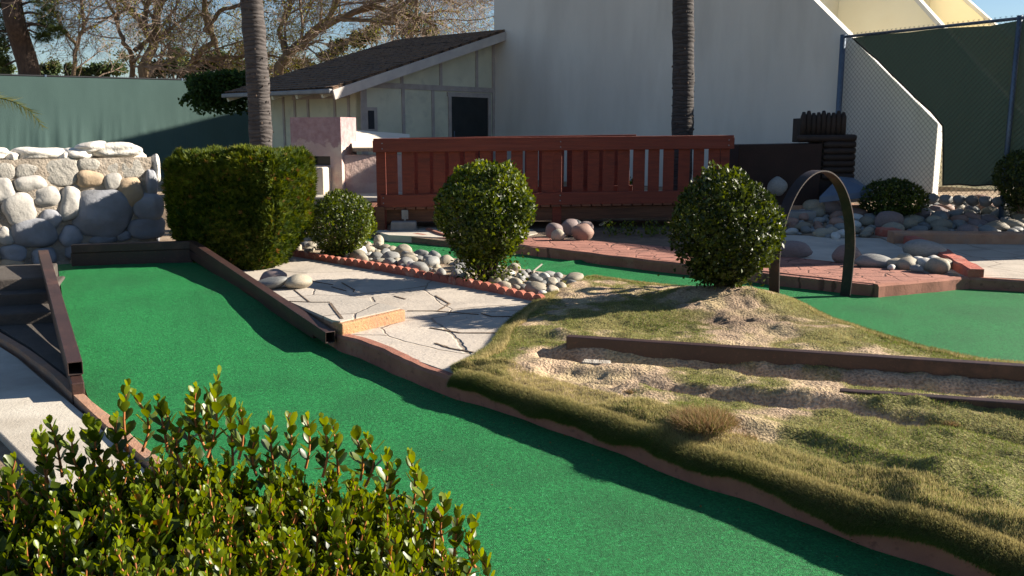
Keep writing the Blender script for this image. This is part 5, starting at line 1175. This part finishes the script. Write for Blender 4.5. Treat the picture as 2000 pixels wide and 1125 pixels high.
# ================= clipped bushes =================
def round_bush(base, cz, rx, rz_, n, m, label, leaf=.035, seed=0, lump=.10, stem=True, bottom=.55, tintb=0, name='round_bush', sharp=1.0):
    t = thing(name, (base[0], base[1], base[2]), label, 'bush', None); c = Vector((base[0], base[1], cz))
    if stem:
        mb = MB()
        for k in range(9):
            a = k*.7+seed; r_ = random.uniform(.3, .8); e = c+Vector((math.cos(a)*rx*r_, math.sin(a)*rx*r_, random.uniform(-.3, .5)*rz_)); b0 = Vector(base)+Vector((math.cos(a)*.04, math.sin(a)*.04, -.03))
            mb.tube([b0, b0.lerp(e, .45)+Vector((0, 0, .03)), e], [.022, .015, .006], 5)
        mb.build('stem', 'bark', t)
    d = rv(n); rr = np.where(RNG.random(n) < .72, RNG.uniform(.90, 1.03, n), RNG.uniform(.35, .92, n))
    lum = np.array([noise.noise(Vector(q*2.0)+Vector((seed*3.3, 1, 2)))+.5*noise.noise(Vector(q*5.5)+Vector((seed, 7, 2))) for q in d])
    rr = rr*(1+lump*lum*1.8); sq = 1.0
    z = d[:, 2]; nlow = n//9
    low = np.stack([RNG.normal(size=nlow)*rx*.30, RNG.normal(size=nlow)*rx*.30, RNG.uniform(-1.0, -.35, nlow)*(cz-base[2])+.0], 1)
    rad = np.where(z < 0, 1-(1-bottom)*np.clip(-z, 0, 1)**1.6, 1.0)
    P = np.stack([d[:, 0]*rx*rad, d[:, 1]*rx*rad, z*rz_], 1)*rr[:, None]+np.array(c)
    # stray sprigs
    ns = 70; sd_ = rv(ns); sd_[:, 2] = np.abs(sd_[:, 2])*.8; P2 = []
    for q in sd_:
        b0 = np.array(c)+q*np.array([rx, rx, rz_])*.97
        for k in range(5): P2.append(b0+(q*.6+np.array([0, 0, .6]))*.017*k)
    P2 = np.array(P2); P = np.concatenate([P, low+np.array(c)]); rr = np.concatenate([rr, np.full(nlow, .9)]); keep = P[:, 2] > base[2]+.02
    P = np.concatenate([P[keep], P2]); out = unit(P-np.array(c)); n_ = len(P)
    D = unit(out*.45+np.array([0, 0, .5])+rv(n_)*.8); Nn = unit(out+rv(n_)*.75)
    depth = np.concatenate([rr[keep], np.ones(len(P2))*1.05])
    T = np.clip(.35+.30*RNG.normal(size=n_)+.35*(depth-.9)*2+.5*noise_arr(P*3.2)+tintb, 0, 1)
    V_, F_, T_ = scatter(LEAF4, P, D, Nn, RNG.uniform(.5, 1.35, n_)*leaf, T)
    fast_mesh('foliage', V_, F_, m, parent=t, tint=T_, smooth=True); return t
def noise_arr(P): return np.array([noise.noise(Vector(p)) for p in P])
b = G(950, 548, .15); cz_ = at(943, 428, b.y+.0).z
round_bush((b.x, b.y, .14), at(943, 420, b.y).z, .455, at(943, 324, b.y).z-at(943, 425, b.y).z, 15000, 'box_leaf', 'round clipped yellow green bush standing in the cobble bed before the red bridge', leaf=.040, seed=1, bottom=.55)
b = G(1412, 585, .20); zc2 = at(1418, 455, b.y).z
round_bush((b.x, b.y, float(mz(b.x, b.y))), zc2, .415, at(1420, 335, b.y).z-zc2, 15000, 'dark_leaf', 'tall egg shaped dark green bush standing on the grassy mound beside the hoop', leaf=.038, seed=2, bottom=.55, lump=.11)
b = G(668, 497, .15); zc3 = at(667, 440, b.y).z
round_bush((b.x, b.y, .14), zc3, .375, at(667, 378, b.y).z-zc3, 9000, 'box_leaf', 'small low round bush between the box hedge and the yellow green bush', leaf=.034, seed=3, bottom=.7)
b = onz(1740, 428); zc4 = at(1740, 392, b.y).z
round_bush((b.x, b.y, b.z), zc4, .47, at(1740, 352, b.y).z-zc4, 7000, 'box_leaf', 'small round bush among the cobbles before the chain link fence', leaf=.042, seed=4, bottom=.75, tintb=-.15)
b = onz(2020, 425); zc5 = at(2020, 375, b.y).z
round_bush((b.x, b.y, b.z), zc5, .42, .48, 6000, 'box_leaf', 'bush cut off by the right edge of the photo, the nearer of two', leaf=.042, seed=5, bottom=.75, tintb=-.1)
b = at(2000, 365, 13.3); round_bush((b.x, b.y, .4), b.z+.12, .40, .42, 5000, 'dark_leaf', 'dark bush at the right edge of the photo, behind the nearer one', leaf=.042, seed=6, bottom=.75)
# hidden far plants behind the bridge: glimpsed leafy shrub
b = at(1236, 380, 15.7); round_bush((b.x, b.y, .42), b.z-.1, .13, .38, 900, 'box_leaf', 'slim green shrub glimpsed through the pickets behind the red bridge', leaf=.04, seed=8)

# box-cut juniper hedge
cb = Vector((-2.92, 9.76, 0)); ce = at(456, 303, 9.4); HZ = ce.z
t = thing('box_hedge', (cb.x, cb.y, .12), 'large box shaped juniper hedge with a flat top, dark inside and golden at the tips', 'hedge')
hx, hy = .625, .60; z0_ = .12; n = 42000; ang = -.12
f = RNG.random(n); P = np.zeros((n, 3)); Nn = np.zeros((n, 3))
u_ = RNG.uniform(-1, 1, n); w_ = RNG.uniform(0, 1, n); s_ = RNG.integers(0, 5, n)
pick = RNG.choice(5, n, p=[.36, .17, .17, .22, .08])
for k in range(n):
    a, b2, c2 = u_[k], w_[k], RNG.uniform(-1, 1)
    if pick[k] == 0: q = (a, -1, b2, 0, -1, .1)
    elif pick[k] == 1: q = (1, a, b2, 1, 0, .1)
    elif pick[k] == 2: q = (-1, a, b2, -1, 0, .1)
    elif pick[k] == 3: q = (a, c2, 1, 0, 0, 1)
    else: q = (a, 1, b2, 0, 1, .1)
    P[k] = q[:3]; Nn[k] = q[3:]
m_ = max(1, 1)
x, y, z = P[:, 0], P[:, 1], P[:, 2]
zz = z*(HZ-z0_)                              # height above base
tap = 1-.42*np.clip((.42-z)/.42, 0, 1)**1.3    # tucked in near the ground
rc = (np.abs(x)**6+np.abs(y)**6)**(1/6); rc = np.where(rc > 1, 1/rc, 1.0)
shr = 1-.12*np.clip((z-.9)/.1, 0, 1)**2
px = x*hx*tap*rc*shr+.05*(z-.5); py = y*hy*tap*rc*shr
nn1 = np.array([noise.noise(Vector((a*2.6, b*2.6, c*2.6)))+.6*noise.noise(Vector((a*7, b*7, c*7))) for a, b, c in zip(px, py, zz)])
dep = RNG.random(n)**2*.13
P = np.stack([px, py, zz+z0_], 1)+Nn*(.055*nn1-dep+.01)[:, None]
P[:, 2] += .018*np.where(pick == 3, nn1, 0)
R_ = np.array([[math.cos(ang), -math.sin(ang), 0], [math.sin(ang), math.cos(ang), 0], [0, 0, 1]])
P = P @ R_.T+np.array([cb.x, cb.y, 0]); No = Nn @ R_.T
k = P[:, 2] > .10; P, No, dep, nn1 = P[k], No[k], dep[k], nn1[k]; n = len(P)
D = unit(No*.7+np.array([0, 0, .55])+rv(n)*.6)
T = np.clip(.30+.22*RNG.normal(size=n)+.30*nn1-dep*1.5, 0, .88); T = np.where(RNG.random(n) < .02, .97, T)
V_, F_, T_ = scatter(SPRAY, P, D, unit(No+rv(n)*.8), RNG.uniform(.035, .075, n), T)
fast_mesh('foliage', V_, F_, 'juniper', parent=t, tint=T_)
nI = 9000; Pi = np.stack([RNG.uniform(-.86, .86, nI)*hx, RNG.uniform(-.8, .8, nI)*hy, RNG.uniform(.1, .97, nI)*(HZ-z0_)], 1)
tp_ = 1-.42*np.clip((.42-Pi[:, 2]/(HZ-z0_))/.42, 0, 1)**1.3; Pi[:, 0] *= tp_*.9; Pi[:, 1] *= tp_*.9; Pi = Pi @ R_.T+np.array([cb.x, cb.y, z0_])
V_, F_, T_ = scatter(SPRAY, Pi, rv(nI), rv(nI), RNG.uniform(.08, .13, nI), RNG.uniform(0, .2, nI)); fast_mesh('inner_foliage', V_, F_, 'juniper', parent=t, tint=T_)
mb = MB()
for k in range(14):
    a = random.uniform(-.5, .5); mb.tube([(cb.x+a*.5, cb.y+random.uniform(-.15, .15), .08), (cb.x+a*.9, cb.y+random.uniform(-.2, .2), .5), (cb.x+a*1.2, cb.y+random.uniform(-.25, .25), 1.15)], [.03, .02, .008], 6)
mb.build('stem', 'bark', t)

# ivy on the green fence beside the house roof
Pv = []
for _ in range(9000):
    u = random.gauss(438, 40); v = random.gauss(170, 24)
    if u < 365+max(0, (v-165))*.3 or u > 512 or v < 138+abs(u-450)*.10 or v > 222: continue
    Y = 21.6+.42*(u-440)/90+random.uniform(-.55, .05); Pv.append(list(at(u, v, Y)))
for k in range(16):
    u, v = random.uniform(372, 440), random.uniform(170, 195); d_ = random.uniform(2.4, 3.0)
    for j in range(26): Pv.append(list(at(u+math.cos(d_)*j*1.1, v+math.sin(d_)*j*1.1+.02*j*j*.3, 21.35+random.uniform(-.1, .1))))
Pv = np.array(Pv); n = len(Pv)
V_, F_, T_ = scatter(LEAF4, Pv, rv(n)+np.array([0, -.3, -.2]), unit(rv(n)+np.array([.3, -.8, .6])), RNG.uniform(.06, .12, n), RNG.random(n))
tag(fast_mesh('ivy', V_, F_, 'vine_leaf', tint=T_), 'dark leafy ivy spilling over the green fence beside the house roof', 'ivy')

# ================= foreground boxwood =================
bx = [-1.35, -.95, -.80, -.72, -.64, -.56, -.45, -.36, -.28, -.22, -.15, -.10, -.055, -.02, .03]
bz = [1.02, 1.08, 1.10, 1.12, 1.125, 1.145, 1.14, 1.12, 1.12, 1.10, 1.055, 1.01, .965, .90, .70]
Ysil = 1.30
t = thing('boxwood_bush', (-.62, 1.15, 0), 'leafy boxwood bush with upright shoots filling the lower left foreground', 'bush')
LP, LD_, LN_, LS, LT = [], [], [], [], []; mb = MB()
def shoot(tip, L_, lean, leaf, dens=1.0, tb=0.0):
    d = Vector((lean[0], lean[1], 1)).normalized(); b0 = tip-d*L_; bend = Vector((random.uniform(-.012, .012), random.uniform(-.012, .012), 0))
    n_ = max(5, int(L_/.0115*dens)); line = []
    a = random.uniform(0, 3.14)
    sdv = d.cross(Vector((0, 1, .1))).normalized(); fw = sdv.cross(d)
    for j in range(n_+1):
        f_ = j/n_; p = b0.lerp(tip, f_)+bend*math.sin(f_*3.14); line.append(p)
        if j < 1: continue
        a += 1.57+random.uniform(-.35, .35); sz = leaf*(.55+.6*math.sin(min(1, (1-f_)*1.6+.25)*1.5708))*random.uniform(.8, 1.15)
        if f_ > .93: sz *= .8
        op = .42+.5*(1-f_)+random.uniform(-.15, .2)
        for k in (0, math.pi):
            if random.random() < .06: continue
            o_ = sdv*math.cos(a+k)+fw*math.sin(a+k); dd = (o_*op+d*(1.0-.35*(1-f_))).normalized()
            LP.append(list(p)); LD_.append(list(dd)); LN_.append(list((d-o_*.45+Vector((random.uniform(-.3, .3), random.uniform(-.3, .3), 0))))); LS.append(sz)
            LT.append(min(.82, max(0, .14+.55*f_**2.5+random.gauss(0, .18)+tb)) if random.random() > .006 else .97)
    mb.tube(line, [.0024-.0014*j/len(line) for j in range(len(line))], 5, cap=False)
def ztop(x): return float(np.interp(x, bx, bz))
# leaders read off the skyline
for (u, v, L_, Y) in [(248, 758, .10, 1.30), (262, 775, .09, 1.31), (308, 786, .08, 1.28), (320, 800, .08, 1.3), (428, 733, .13, 1.30), (415, 765, .10, 1.26), (447, 790, .10, 1.31), (383, 760, .10, 1.27), (372, 800, .08, 1.3), (470, 800, .08, 1.28),
                      (80, 845, .08, 1.26), (98, 828, .09, 1.28), (70, 862, .07, 1.24), (172, 822, .08, 1.3), (195, 835, .07, 1.28), (228, 820, .08, 1.25), (528, 820, .08, 1.33), (563, 818, .08, 1.31), (600, 822, .08, 1.34), (628, 820, .09, 1.30), (650, 832, .08, 1.33), (690, 846, .08, 1.32),
                      (715, 858, .08, 1.3), (500, 850, .07, 1.3), (755, 890, .07, 1.32), (800, 893, .10, 1.30), (812, 925, .08, 1.27), (776, 915, .07, 1.3), (873, 976, .07, 1.28), (895, 1000, .07, 1.26), (930, 1018, .08, 1.26), (850, 1005, .07, 1.28), (915, 1060, .07, 1.24), (940, 1090, .07, 1.22), (30, 900, .07, 1.2), (8, 930, .07, 1.2), (140, 850, .07, 1.25), (352, 835, .07, 1.25)]:
    shoot(at(u, v, Y), L_, (random.uniform(-.15, .15), random.uniform(-.15, .05)), .0235, tb=.10)
for _ in range(3300):
    x = random.uniform(-1.25, .0); y = random.uniform(.62, 1.42)
    cap_ = ztop(x*1.30/max(y, .95) if y < 1.3 else x)-.02-1.2*max(0, y-1.30)**1.0*.6
    if x > -.02-.35*max(0, 1.2-y)*0: continue
    if x > -.045*y/1.2: continue
    zt__ = cap_+.015-random.random()**1.4*.16-.018*abs(random.gauss(0, 1))
    # keep the near lip low so the lens looks over it
    zt__ = min(zt__, 1.15+.12*(y-.9))
    if y < .85: zt__ -= .12*(.85-y)/.2
    edge = (x+.10)/.10 if x > -.10 else 0
    shoot(Vector((x, y, zt__-.10*max(0, edge))), random.uniform(.10, .20), (random.uniform(-.3, .3)+.25*max(0, edge), random.uniform(-.35, .2)), random.uniform(.013, .0215), dens=1.25)
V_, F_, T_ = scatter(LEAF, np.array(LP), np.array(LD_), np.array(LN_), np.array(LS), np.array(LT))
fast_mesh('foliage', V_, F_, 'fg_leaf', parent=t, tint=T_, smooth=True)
for k in range(26):
    x = random.uniform(-1.1, -.1); y = random.uniform(.8, 1.35); mb.tube([(-.6+(x+.6)*.25, 1.1+(y-1.1)*.3, 0), (x*.6-.25, y, .5), (x, y, ztop(x)-.16)], [.012, .008, .0035], 6)
mb.build('stem', 'stem_orange', t, smooth=True)
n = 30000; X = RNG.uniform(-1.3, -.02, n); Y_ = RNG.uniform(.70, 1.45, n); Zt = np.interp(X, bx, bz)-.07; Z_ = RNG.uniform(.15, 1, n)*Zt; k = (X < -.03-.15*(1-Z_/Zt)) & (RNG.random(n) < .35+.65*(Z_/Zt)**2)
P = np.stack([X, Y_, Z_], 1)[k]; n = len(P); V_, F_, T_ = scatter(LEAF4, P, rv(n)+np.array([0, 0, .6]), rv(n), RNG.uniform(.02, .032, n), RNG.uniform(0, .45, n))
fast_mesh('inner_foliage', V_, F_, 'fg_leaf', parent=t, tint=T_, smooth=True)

# dry leaf litter along the kerbs and on the paving
P = []
for _ in range(70):
    p = random.choice(kb); q = p+Vector((random.gauss(-.05, .10), random.gauss(-.05, .12), 0)); P.append((q.x, q.y, .012))
for _ in range(60):
    u, v = random.uniform(560, 960), random.uniform(560, 690); q = G(u, v, .137)
    if pip(np.array([q.x]), np.array([q.y]), path)[0]: P.append((q.x, q.y, .137))
for _ in range(40): q = G(random.uniform(200, 1300), random.uniform(560, 1100), .01); P.append((q.x, q.y, .26 if q.y > 8 else .014))
P = np.array(P); n = len(P); D = rv(n); D[:, 2] *= .15; V_, F_, T_ = scatter(LEAF4, P, D, np.tile([0, 0, 1.], (n, 1))+rv(n)*.2, RNG.uniform(.006, .018, n), np.full(n, .97))
tag(fast_mesh('leaf_litter', V_, F_, 'fg_leaf', tint=T_), 'a few dry leaf crumbs scattered over the green lane and paving', 'leaf litter', kind='stuff')

# ================= trees beyond the fence =================
def grow(tv, tl, p, d, L_, r, lev, maxl, spread, up, wig=.16, nch=(3, 5), lp=.0, sh=.62):
    seg = 5 if lev < 3 else 3; pts_ = [p]; q = p.copy(); dd = d.copy(); rad = [r]
    for i in range(seg):
        dd = (dd+Vector((random.gauss(0, wig), random.gauss(0, wig), random.gauss(0, wig)+up))).normalized(); q = q+dd*(L_/seg); pts_.append(q.copy()); rad.append(r*(1-.55*(i+1)/seg))
    tv.append((pts_, rad, lev))
    if lev >= maxl:
        if random.random() < lp:
            for x in pts_[1:]: tl.append(x+Vector((random.gauss(0, .06), random.gauss(0, .06), random.gauss(0, .06))))
        return
    for k in range(random.randint(*nch)+(1 if lev >= 2 else 0)):
        f = random.uniform(.35, 1.0) if lev else random.uniform(.55, 1.0); i = min(int(f*seg), seg-1); pp = pts_[i].lerp(pts_[i+1], f*seg-i) if f < 1 else pts_[-1]
        ax = Vector((random.gauss(0, 1), random.gauss(0, 1), random.gauss(0, 1))).normalized(); nd = (Matrix.Rotation(random.uniform(.5, 1.0)*spread, 3, ax.cross(dd).normalized()) @ dd).normalized()
        grow(tv, tl, pp, nd, L_*random.uniform(sh-.12, sh+.15), max(rad[i+1]*random.uniform(.45, .7), .006), lev+1, maxl, spread, up*.9-.004 if lev < 2 else up-.02, wig*1.1, nch, lp, sh)
def tree(base, limbs, label, maxl=5, lp=.3, leafs=.11, m='tree_leaf', bark='pale_bark', spread=.95, up=.03, name='bare_tree', r=.2, tint=(.45, 1), nch=(3, 5)):
    t = thing(name, tuple(base), label, 'tree', None); tv, tl = [], []
    for (L, r0, r1, sub) in limbs:       # main limbs follow given points; side shoots grow from them
        L = [Vector(p) for p in L]; n_ = max(8, len(L)*4); Q = resample(L, n_)
        Q = [q+Vector((random.gauss(0, .025), random.gauss(0, .025), random.gauss(0, .02))) if 0 < i < n_-1 else q for i, q in enumerate(Q)]
        rad = [r0+(r1-r0)*i/(n_-1) for i in range(n_)]; tv.append((Q, rad, 0))
        for k in range(sub):
            f = random.uniform(.25, 1)**.8*(n_-1.01); i = int(f); dd = (Q[i+1]-Q[i]).normalized(); ax = rv(1)[0]; nd = (Matrix.Rotation(random.uniform(.5, 1.2), 3, Vector(np.cross(ax, dd)).normalized()) @ dd).normalized()
            grow(tv, tl, Q[i], nd, random.uniform(1.6, 2.6), rad[i]*random.uniform(.3, .5), 2, maxl, spread, up, nch=nch, lp=lp)
    big, tw = MB(), MB()
    for pts_, rad, lev in tv:
        (big if lev < 2 else tw).tube(pts_, rad, 9 if lev == 0 else (5 if lev < 4 else 3), cap=False)
    big.build('trunk', bark, t, smooth=True)
    if tw.v: tw.build('twigs', 'twig', t)
    if tl:
        P = np.array([list(x) for x in tl]); P = np.repeat(P, 2, 0)+RNG.normal(size=(len(P)*2, 3))*.07; n = len(P)
        V_, F_, T_ = scatter(CARD, P, rv(n)+np.array([0, 0, -.3]), rv(n), RNG.uniform(.6, 1.2, n)*leafs, RNG.uniform(*tint, n)); fast_mesh('crown', V_, F_, m, parent=t, tint=T_)
    return t
YT = 31
A = lambda L, Y=YT: [at(u, v, Y+random.uniform(-.4, .4)) for u, v in L]
bs_ = lambda u, Y=YT: Vector((at(u, 150, Y).x, Y, .4))
tree(bs_(272), [([bs_(274), *A([(280, 135), (300, 85), (303, 60), (312, 20), (330, -40), (345, -110)])], .22, .09, 12), (A([(292, 72), (275, 45), (255, 20), (225, -15), (190, -60)]), .11, .05, 12), (A([(283, 60), (285, 30), (290, 0), (285, -60)]), .10, .05, 9),
                ([bs_(258), *A([(256, 130), (258, 105), (240, 80), (230, 50), (222, 25), (200, -20)])], .13, .04, 10), (A([(262, 100), (285, 80), (300, 70)]), .08, .06, 2)],
     'bare willow like tree with a forked tan trunk and hanging twigs, left of the palm', lp=.22, leafs=.08)
tree(bs_(380, 33), [([bs_(365, 33), *A([(372, 140), (390, 100), (420, 80), (405, 45), (400, 0), (390, -60)], 33)], .16, .07, 10), (A([(375, 135), (410, 115), (450, 112), (520, 108), (580, 118)], 33), .09, .03, 8), (A([(400, 60), (430, 20), (470, 10), (520, -20)], 33), .09, .04, 9),
                    ([bs_(432, 34), *A([(432, 130), (425, 90), (415, 50), (400, 10), (405, -50)], 34)], .10, .05, 8)],
     'leaning bare tree with yellow green sprouts directly behind the left palm trunk', lp=.45, leafs=.09)
tree(bs_(540, 32), [([bs_(530, 32), *A([(545, 130), (565, 105), (600, 75), (640, 45), (690, 25), (740, 12), (800, 30), (850, 50)], 32)], .24, .05, 16), (A([(600, 72), (640, 35), (660, 0), (700, -40)], 32), .13, .05, 12), (A([(660, 36), (720, 40), (780, 48), (830, 66)], 32), .08, .03, 12), (A([(560, 110), (545, 60), (570, 10), (560, -50)], 32), .10, .04, 10), (A([(700, 22), (760, -5), (830, -15), (900, 10)], 32), .08, .03, 12)],
     'wide spreading bare tree whose long limb arches over the house roof', lp=.16, leafs=.075)
tree(bs_(140, 34), [([bs_(140, 34), *A([(142, 130), (150, 90), (165, 50), (160, 0), (150, -60)], 34)], .10, .05, 12), (A([(150, 90), (120, 50), (100, 10)], 34), .07, .03, 8)], 'thin bare tree with drooping purple brown twigs right of the pine', lp=.10, leafs=.07)
tree(bs_(800, 36), [([bs_(800, 36), *A([(800, 90), (810, 40), (815, 0), (820, -50)], 36)], .12, .05, 12), (A([(812, 40), (860, 20), (900, 25)], 36), .07, .03, 10)], 'bare tree with fine grey twigs above the top of the roof, beside the tall wall', lp=.16, leafs=.075)
# pine at the left
def needle_tree(base, trunk, r0, r1, clumps, label, n_per=260, m='pine_leaf', leaf=.16, name='pine_tree', bark='bark', Y=30, tint=(0, 1)):
    t = thing(name, tuple(base), label, 'tree', None); mb = MB(); Q = resample([Vector(base)]+trunk, 26); mb.tube(Q, [r0+(r1-r0)*i/25 for i in range(26)], 12)
    P = []; D = []
    for (u, v, ru, rv_, dy) in clumps:
        c = at(u, v, Y+dy); rx = ru/F*Y; rz2 = rv_/F*Y; q = min(Q, key=lambda k: (k-c).length); mb.tube([q, q.lerp(c, .5)+Vector((0, 0, .1)), c], [.05, .035, .015], 5)
        for _ in range(int(n_per)):
            o_ = Vector((random.gauss(0, .5)*rx, random.gauss(0, .5)*rx, random.gauss(0, .5)*rz2)); P.append(list(c+o_)); D.append([o_.x, o_.y, o_.z+.2*rx])
    mb.build('trunk', bark, t, smooth=True); n = len(P)
    T = np.clip(RNG.uniform(*tint, n)*.6+.5*noise_arr(np.array(P)*1.4)+.1, 0, 1)
    V_, F_, T_ = scatter(NEEDLE, np.array(P), unit(np.array(D)+1e-3)+rv(n)*.6, rv(n), RNG.uniform(.7, 1.3, n)*leaf, T); fast_mesh('crown', V_, F_, m, parent=t, tint=T_); return t
needle_tree(bs_(62, 29), A([(56, 130), (40, 80), (28, 40), (22, 0), (18, -60)], 29), .36, .28, [(92, 30, 20, 16, 0), (88, 50, 16, 16, .5), (95, 5, 18, 14, 0), (70, -15, 25, 16, 0), (8, 95, 14, 30, 1), (12, 60, 16, 22, 1), (5, 130, 12, 16, 1), (2, 20, 14, 24, 0), (110, 60, 12, 9, 0), (85, 72, 12, 9, 0), (-20, 60, 30, 60, 0), (40, -40, 40, 20, 0), (5, -10, 30, 20, 0)],
            'dark pine with a thick leaning trunk at the far left, standing behind the green fence', Y=29)
t2 = [(105, 125, 16, 20, 0), (78, 135, 14, 12, 0), (92, 118, 12, 10, 0)]
def leafy(u, Y, blobs, label, r=.09, n_per=620, m='far_leaf', leaf=.16, name='leafy_tree', tint=(0, 1)):
    b0 = bs_(u, Y); t = thing(name, tuple(b0), label, 'tree', None); mb = MB(); P = []
    tops = []
    for (uu, v, ru, rv_) in blobs:
        c = at(uu, v, Y); mb.tube([b0, b0.lerp(c, .6)+Vector((.1, 0, .1)), c], [r, r*.6, .02], 6)
        rx, rz2 = ru/F*Y, rv_/F*Y
        for _ in range(n_per):
            d = rv(1)[0]; k = random.random()**.5; q = np.array([d[0]*rx, d[1]*rx, d[2]*rz2])*k*(1+.45*noise.noise(Vector(d*2.2)+c)); P.append(np.array(c)+q)
    mb.build('trunk', 'bark', t, smooth=True); P = np.array(P); n = len(P); T = np.clip(RNG.uniform(*tint, n)*.7+.7*noise_arr(P*1.1)+.1, 0, 1)
    V_, F_, T_ = scatter(CARD, P, rv(n), rv(n), RNG.uniform(.7, 1.4, n)*leaf, T); fast_mesh('crown', V_, F_, m, parent=t, tint=T_)
leafy(100, 44, [(85, 137, 14, 10), (105, 130, 12, 10), (95, 142, 20, 8)], 'small green tree peeking over the fence just right of the pine trunk')
leafy(137, 46, [(137, 134, 9, 9), (140, 143, 12, 7)], 'tiny round tree far behind the fence right of the pine')
leafy(210, 42, [(190, 137, 22, 14), (220, 133, 26, 13), (165, 142, 16, 8)], 'dark low tree behind the fence, left of the forked bare trunk', n_per=700)
leafy(330, 40, [(315, 135, 26, 17), (345, 115, 18, 24), (300, 140, 18, 10), (360, 135, 20, 16)], 'brown green conical tree behind the fence between two bare trunks', n_per=900, tint=(0, .7))
leafy(400, 38, [(395, 125, 26, 18), (430, 120, 26, 22), (460, 130, 24, 18), (385, 145, 24, 12)], 'bushy mid green tree behind the ivy beside the left palm', n_per=900)
leafy(560, 42, [(545, 140, 26, 16), (590, 128, 26, 14), (640, 110, 20, 10)], 'dark green tree low behind the roof, right of the left palm', n_per=700)
leafy(720, 42, [(725, 66, 16, 15), (700, 78, 20, 15), (660, 90, 20, 14), (735, 45, 8, 8)], 'dark green tree in the centre of the gap above the roof', n_per=700)
leafy(790, 44, [(790, 20, 26, 26), (815, 45, 26, 22), (760, 30, 18, 20), (840, 62, 18, 10), (790, 62, 30, 14), (800, -20, 30, 20)], 'tall olive green tree behind the highest part of the roof', n_per=500, tint=(.1, .8))
leafy(340, 52, [(330, 80, 18, 20), (280, 120, 24, 20), (240, 110, 14, 12), (470, 90, 22, 20)], 'thin hazy tree far behind, between the two left bare trees', n_per=160)
leafy(-30, 40, [(-10, 100, 24, 40), (5, 135, 20, 14)], 'dark tree at the extreme left edge behind the pine trunk', m='pine_leaf')

# tree at the right outside the frame whose branches throw the dappled shade on the green fence is the pine itself
# ================= camera, light, world =================
cam = bpy.data.cameras.new('camera'); co = bpy.data.objects.new('camera', cam); C.objects.link(co)
cam.sensor_width = 36; cam.lens = F/2000*36; cam.clip_end = 1000; cam.clip_start = .05
co.location = (0, 0, H); co.rotation_euler = (math.radians(90)-PITCH, 0, 0); bpy.context.scene.camera = co
AZ, EL = math.radians(11.5), math.radians(25.3)
S = Vector((math.cos(AZ)*math.cos(EL), math.sin(AZ)*math.cos(EL), math.sin(EL)))
sun = bpy.data.lights.new('sun', 'SUN'); sun.energy = 5.0; sun.angle = math.radians(.53); sun.color = (1, .90, .76)
so_ = bpy.data.objects.new('sun', sun); C.objects.link(so_); so_.rotation_euler = S.to_track_quat('Z', 'Y').to_euler()
sc_ne = bpy.context.scene
w = bpy.data.worlds.new('World'); sc_ne.world = w; w.use_nodes = True; N = w.node_tree.nodes; bg = N['Background']
sk = N.new('ShaderNodeTexSky'); sk.sky_type = 'NISHITA'; sk.sun_disc = False; sk.sun_elevation = EL; sk.sun_rotation = math.radians(90)-AZ; sk.altitude = 100; sk.dust_density = .3; sk.ozone_density = 3.5; sk.air_density = 1.0
w.node_tree.links.new(sk.outputs[0], bg.inputs[0]); bg.inputs[1].default_value = .044
sc_ne.view_settings.view_transform = 'Standard'; sc_ne.view_settings.look = 'None'; sc_ne.view_settings.exposure = 1.48; sc_ne.view_settings.gamma = 1
sc_ne.render.engine = 'CYCLES'; sc_ne.cycles.max_bounces = 8; sc_ne.cycles.transparent_max_bounces = 8; sc_ne.cycles.diffuse_bounces = 4
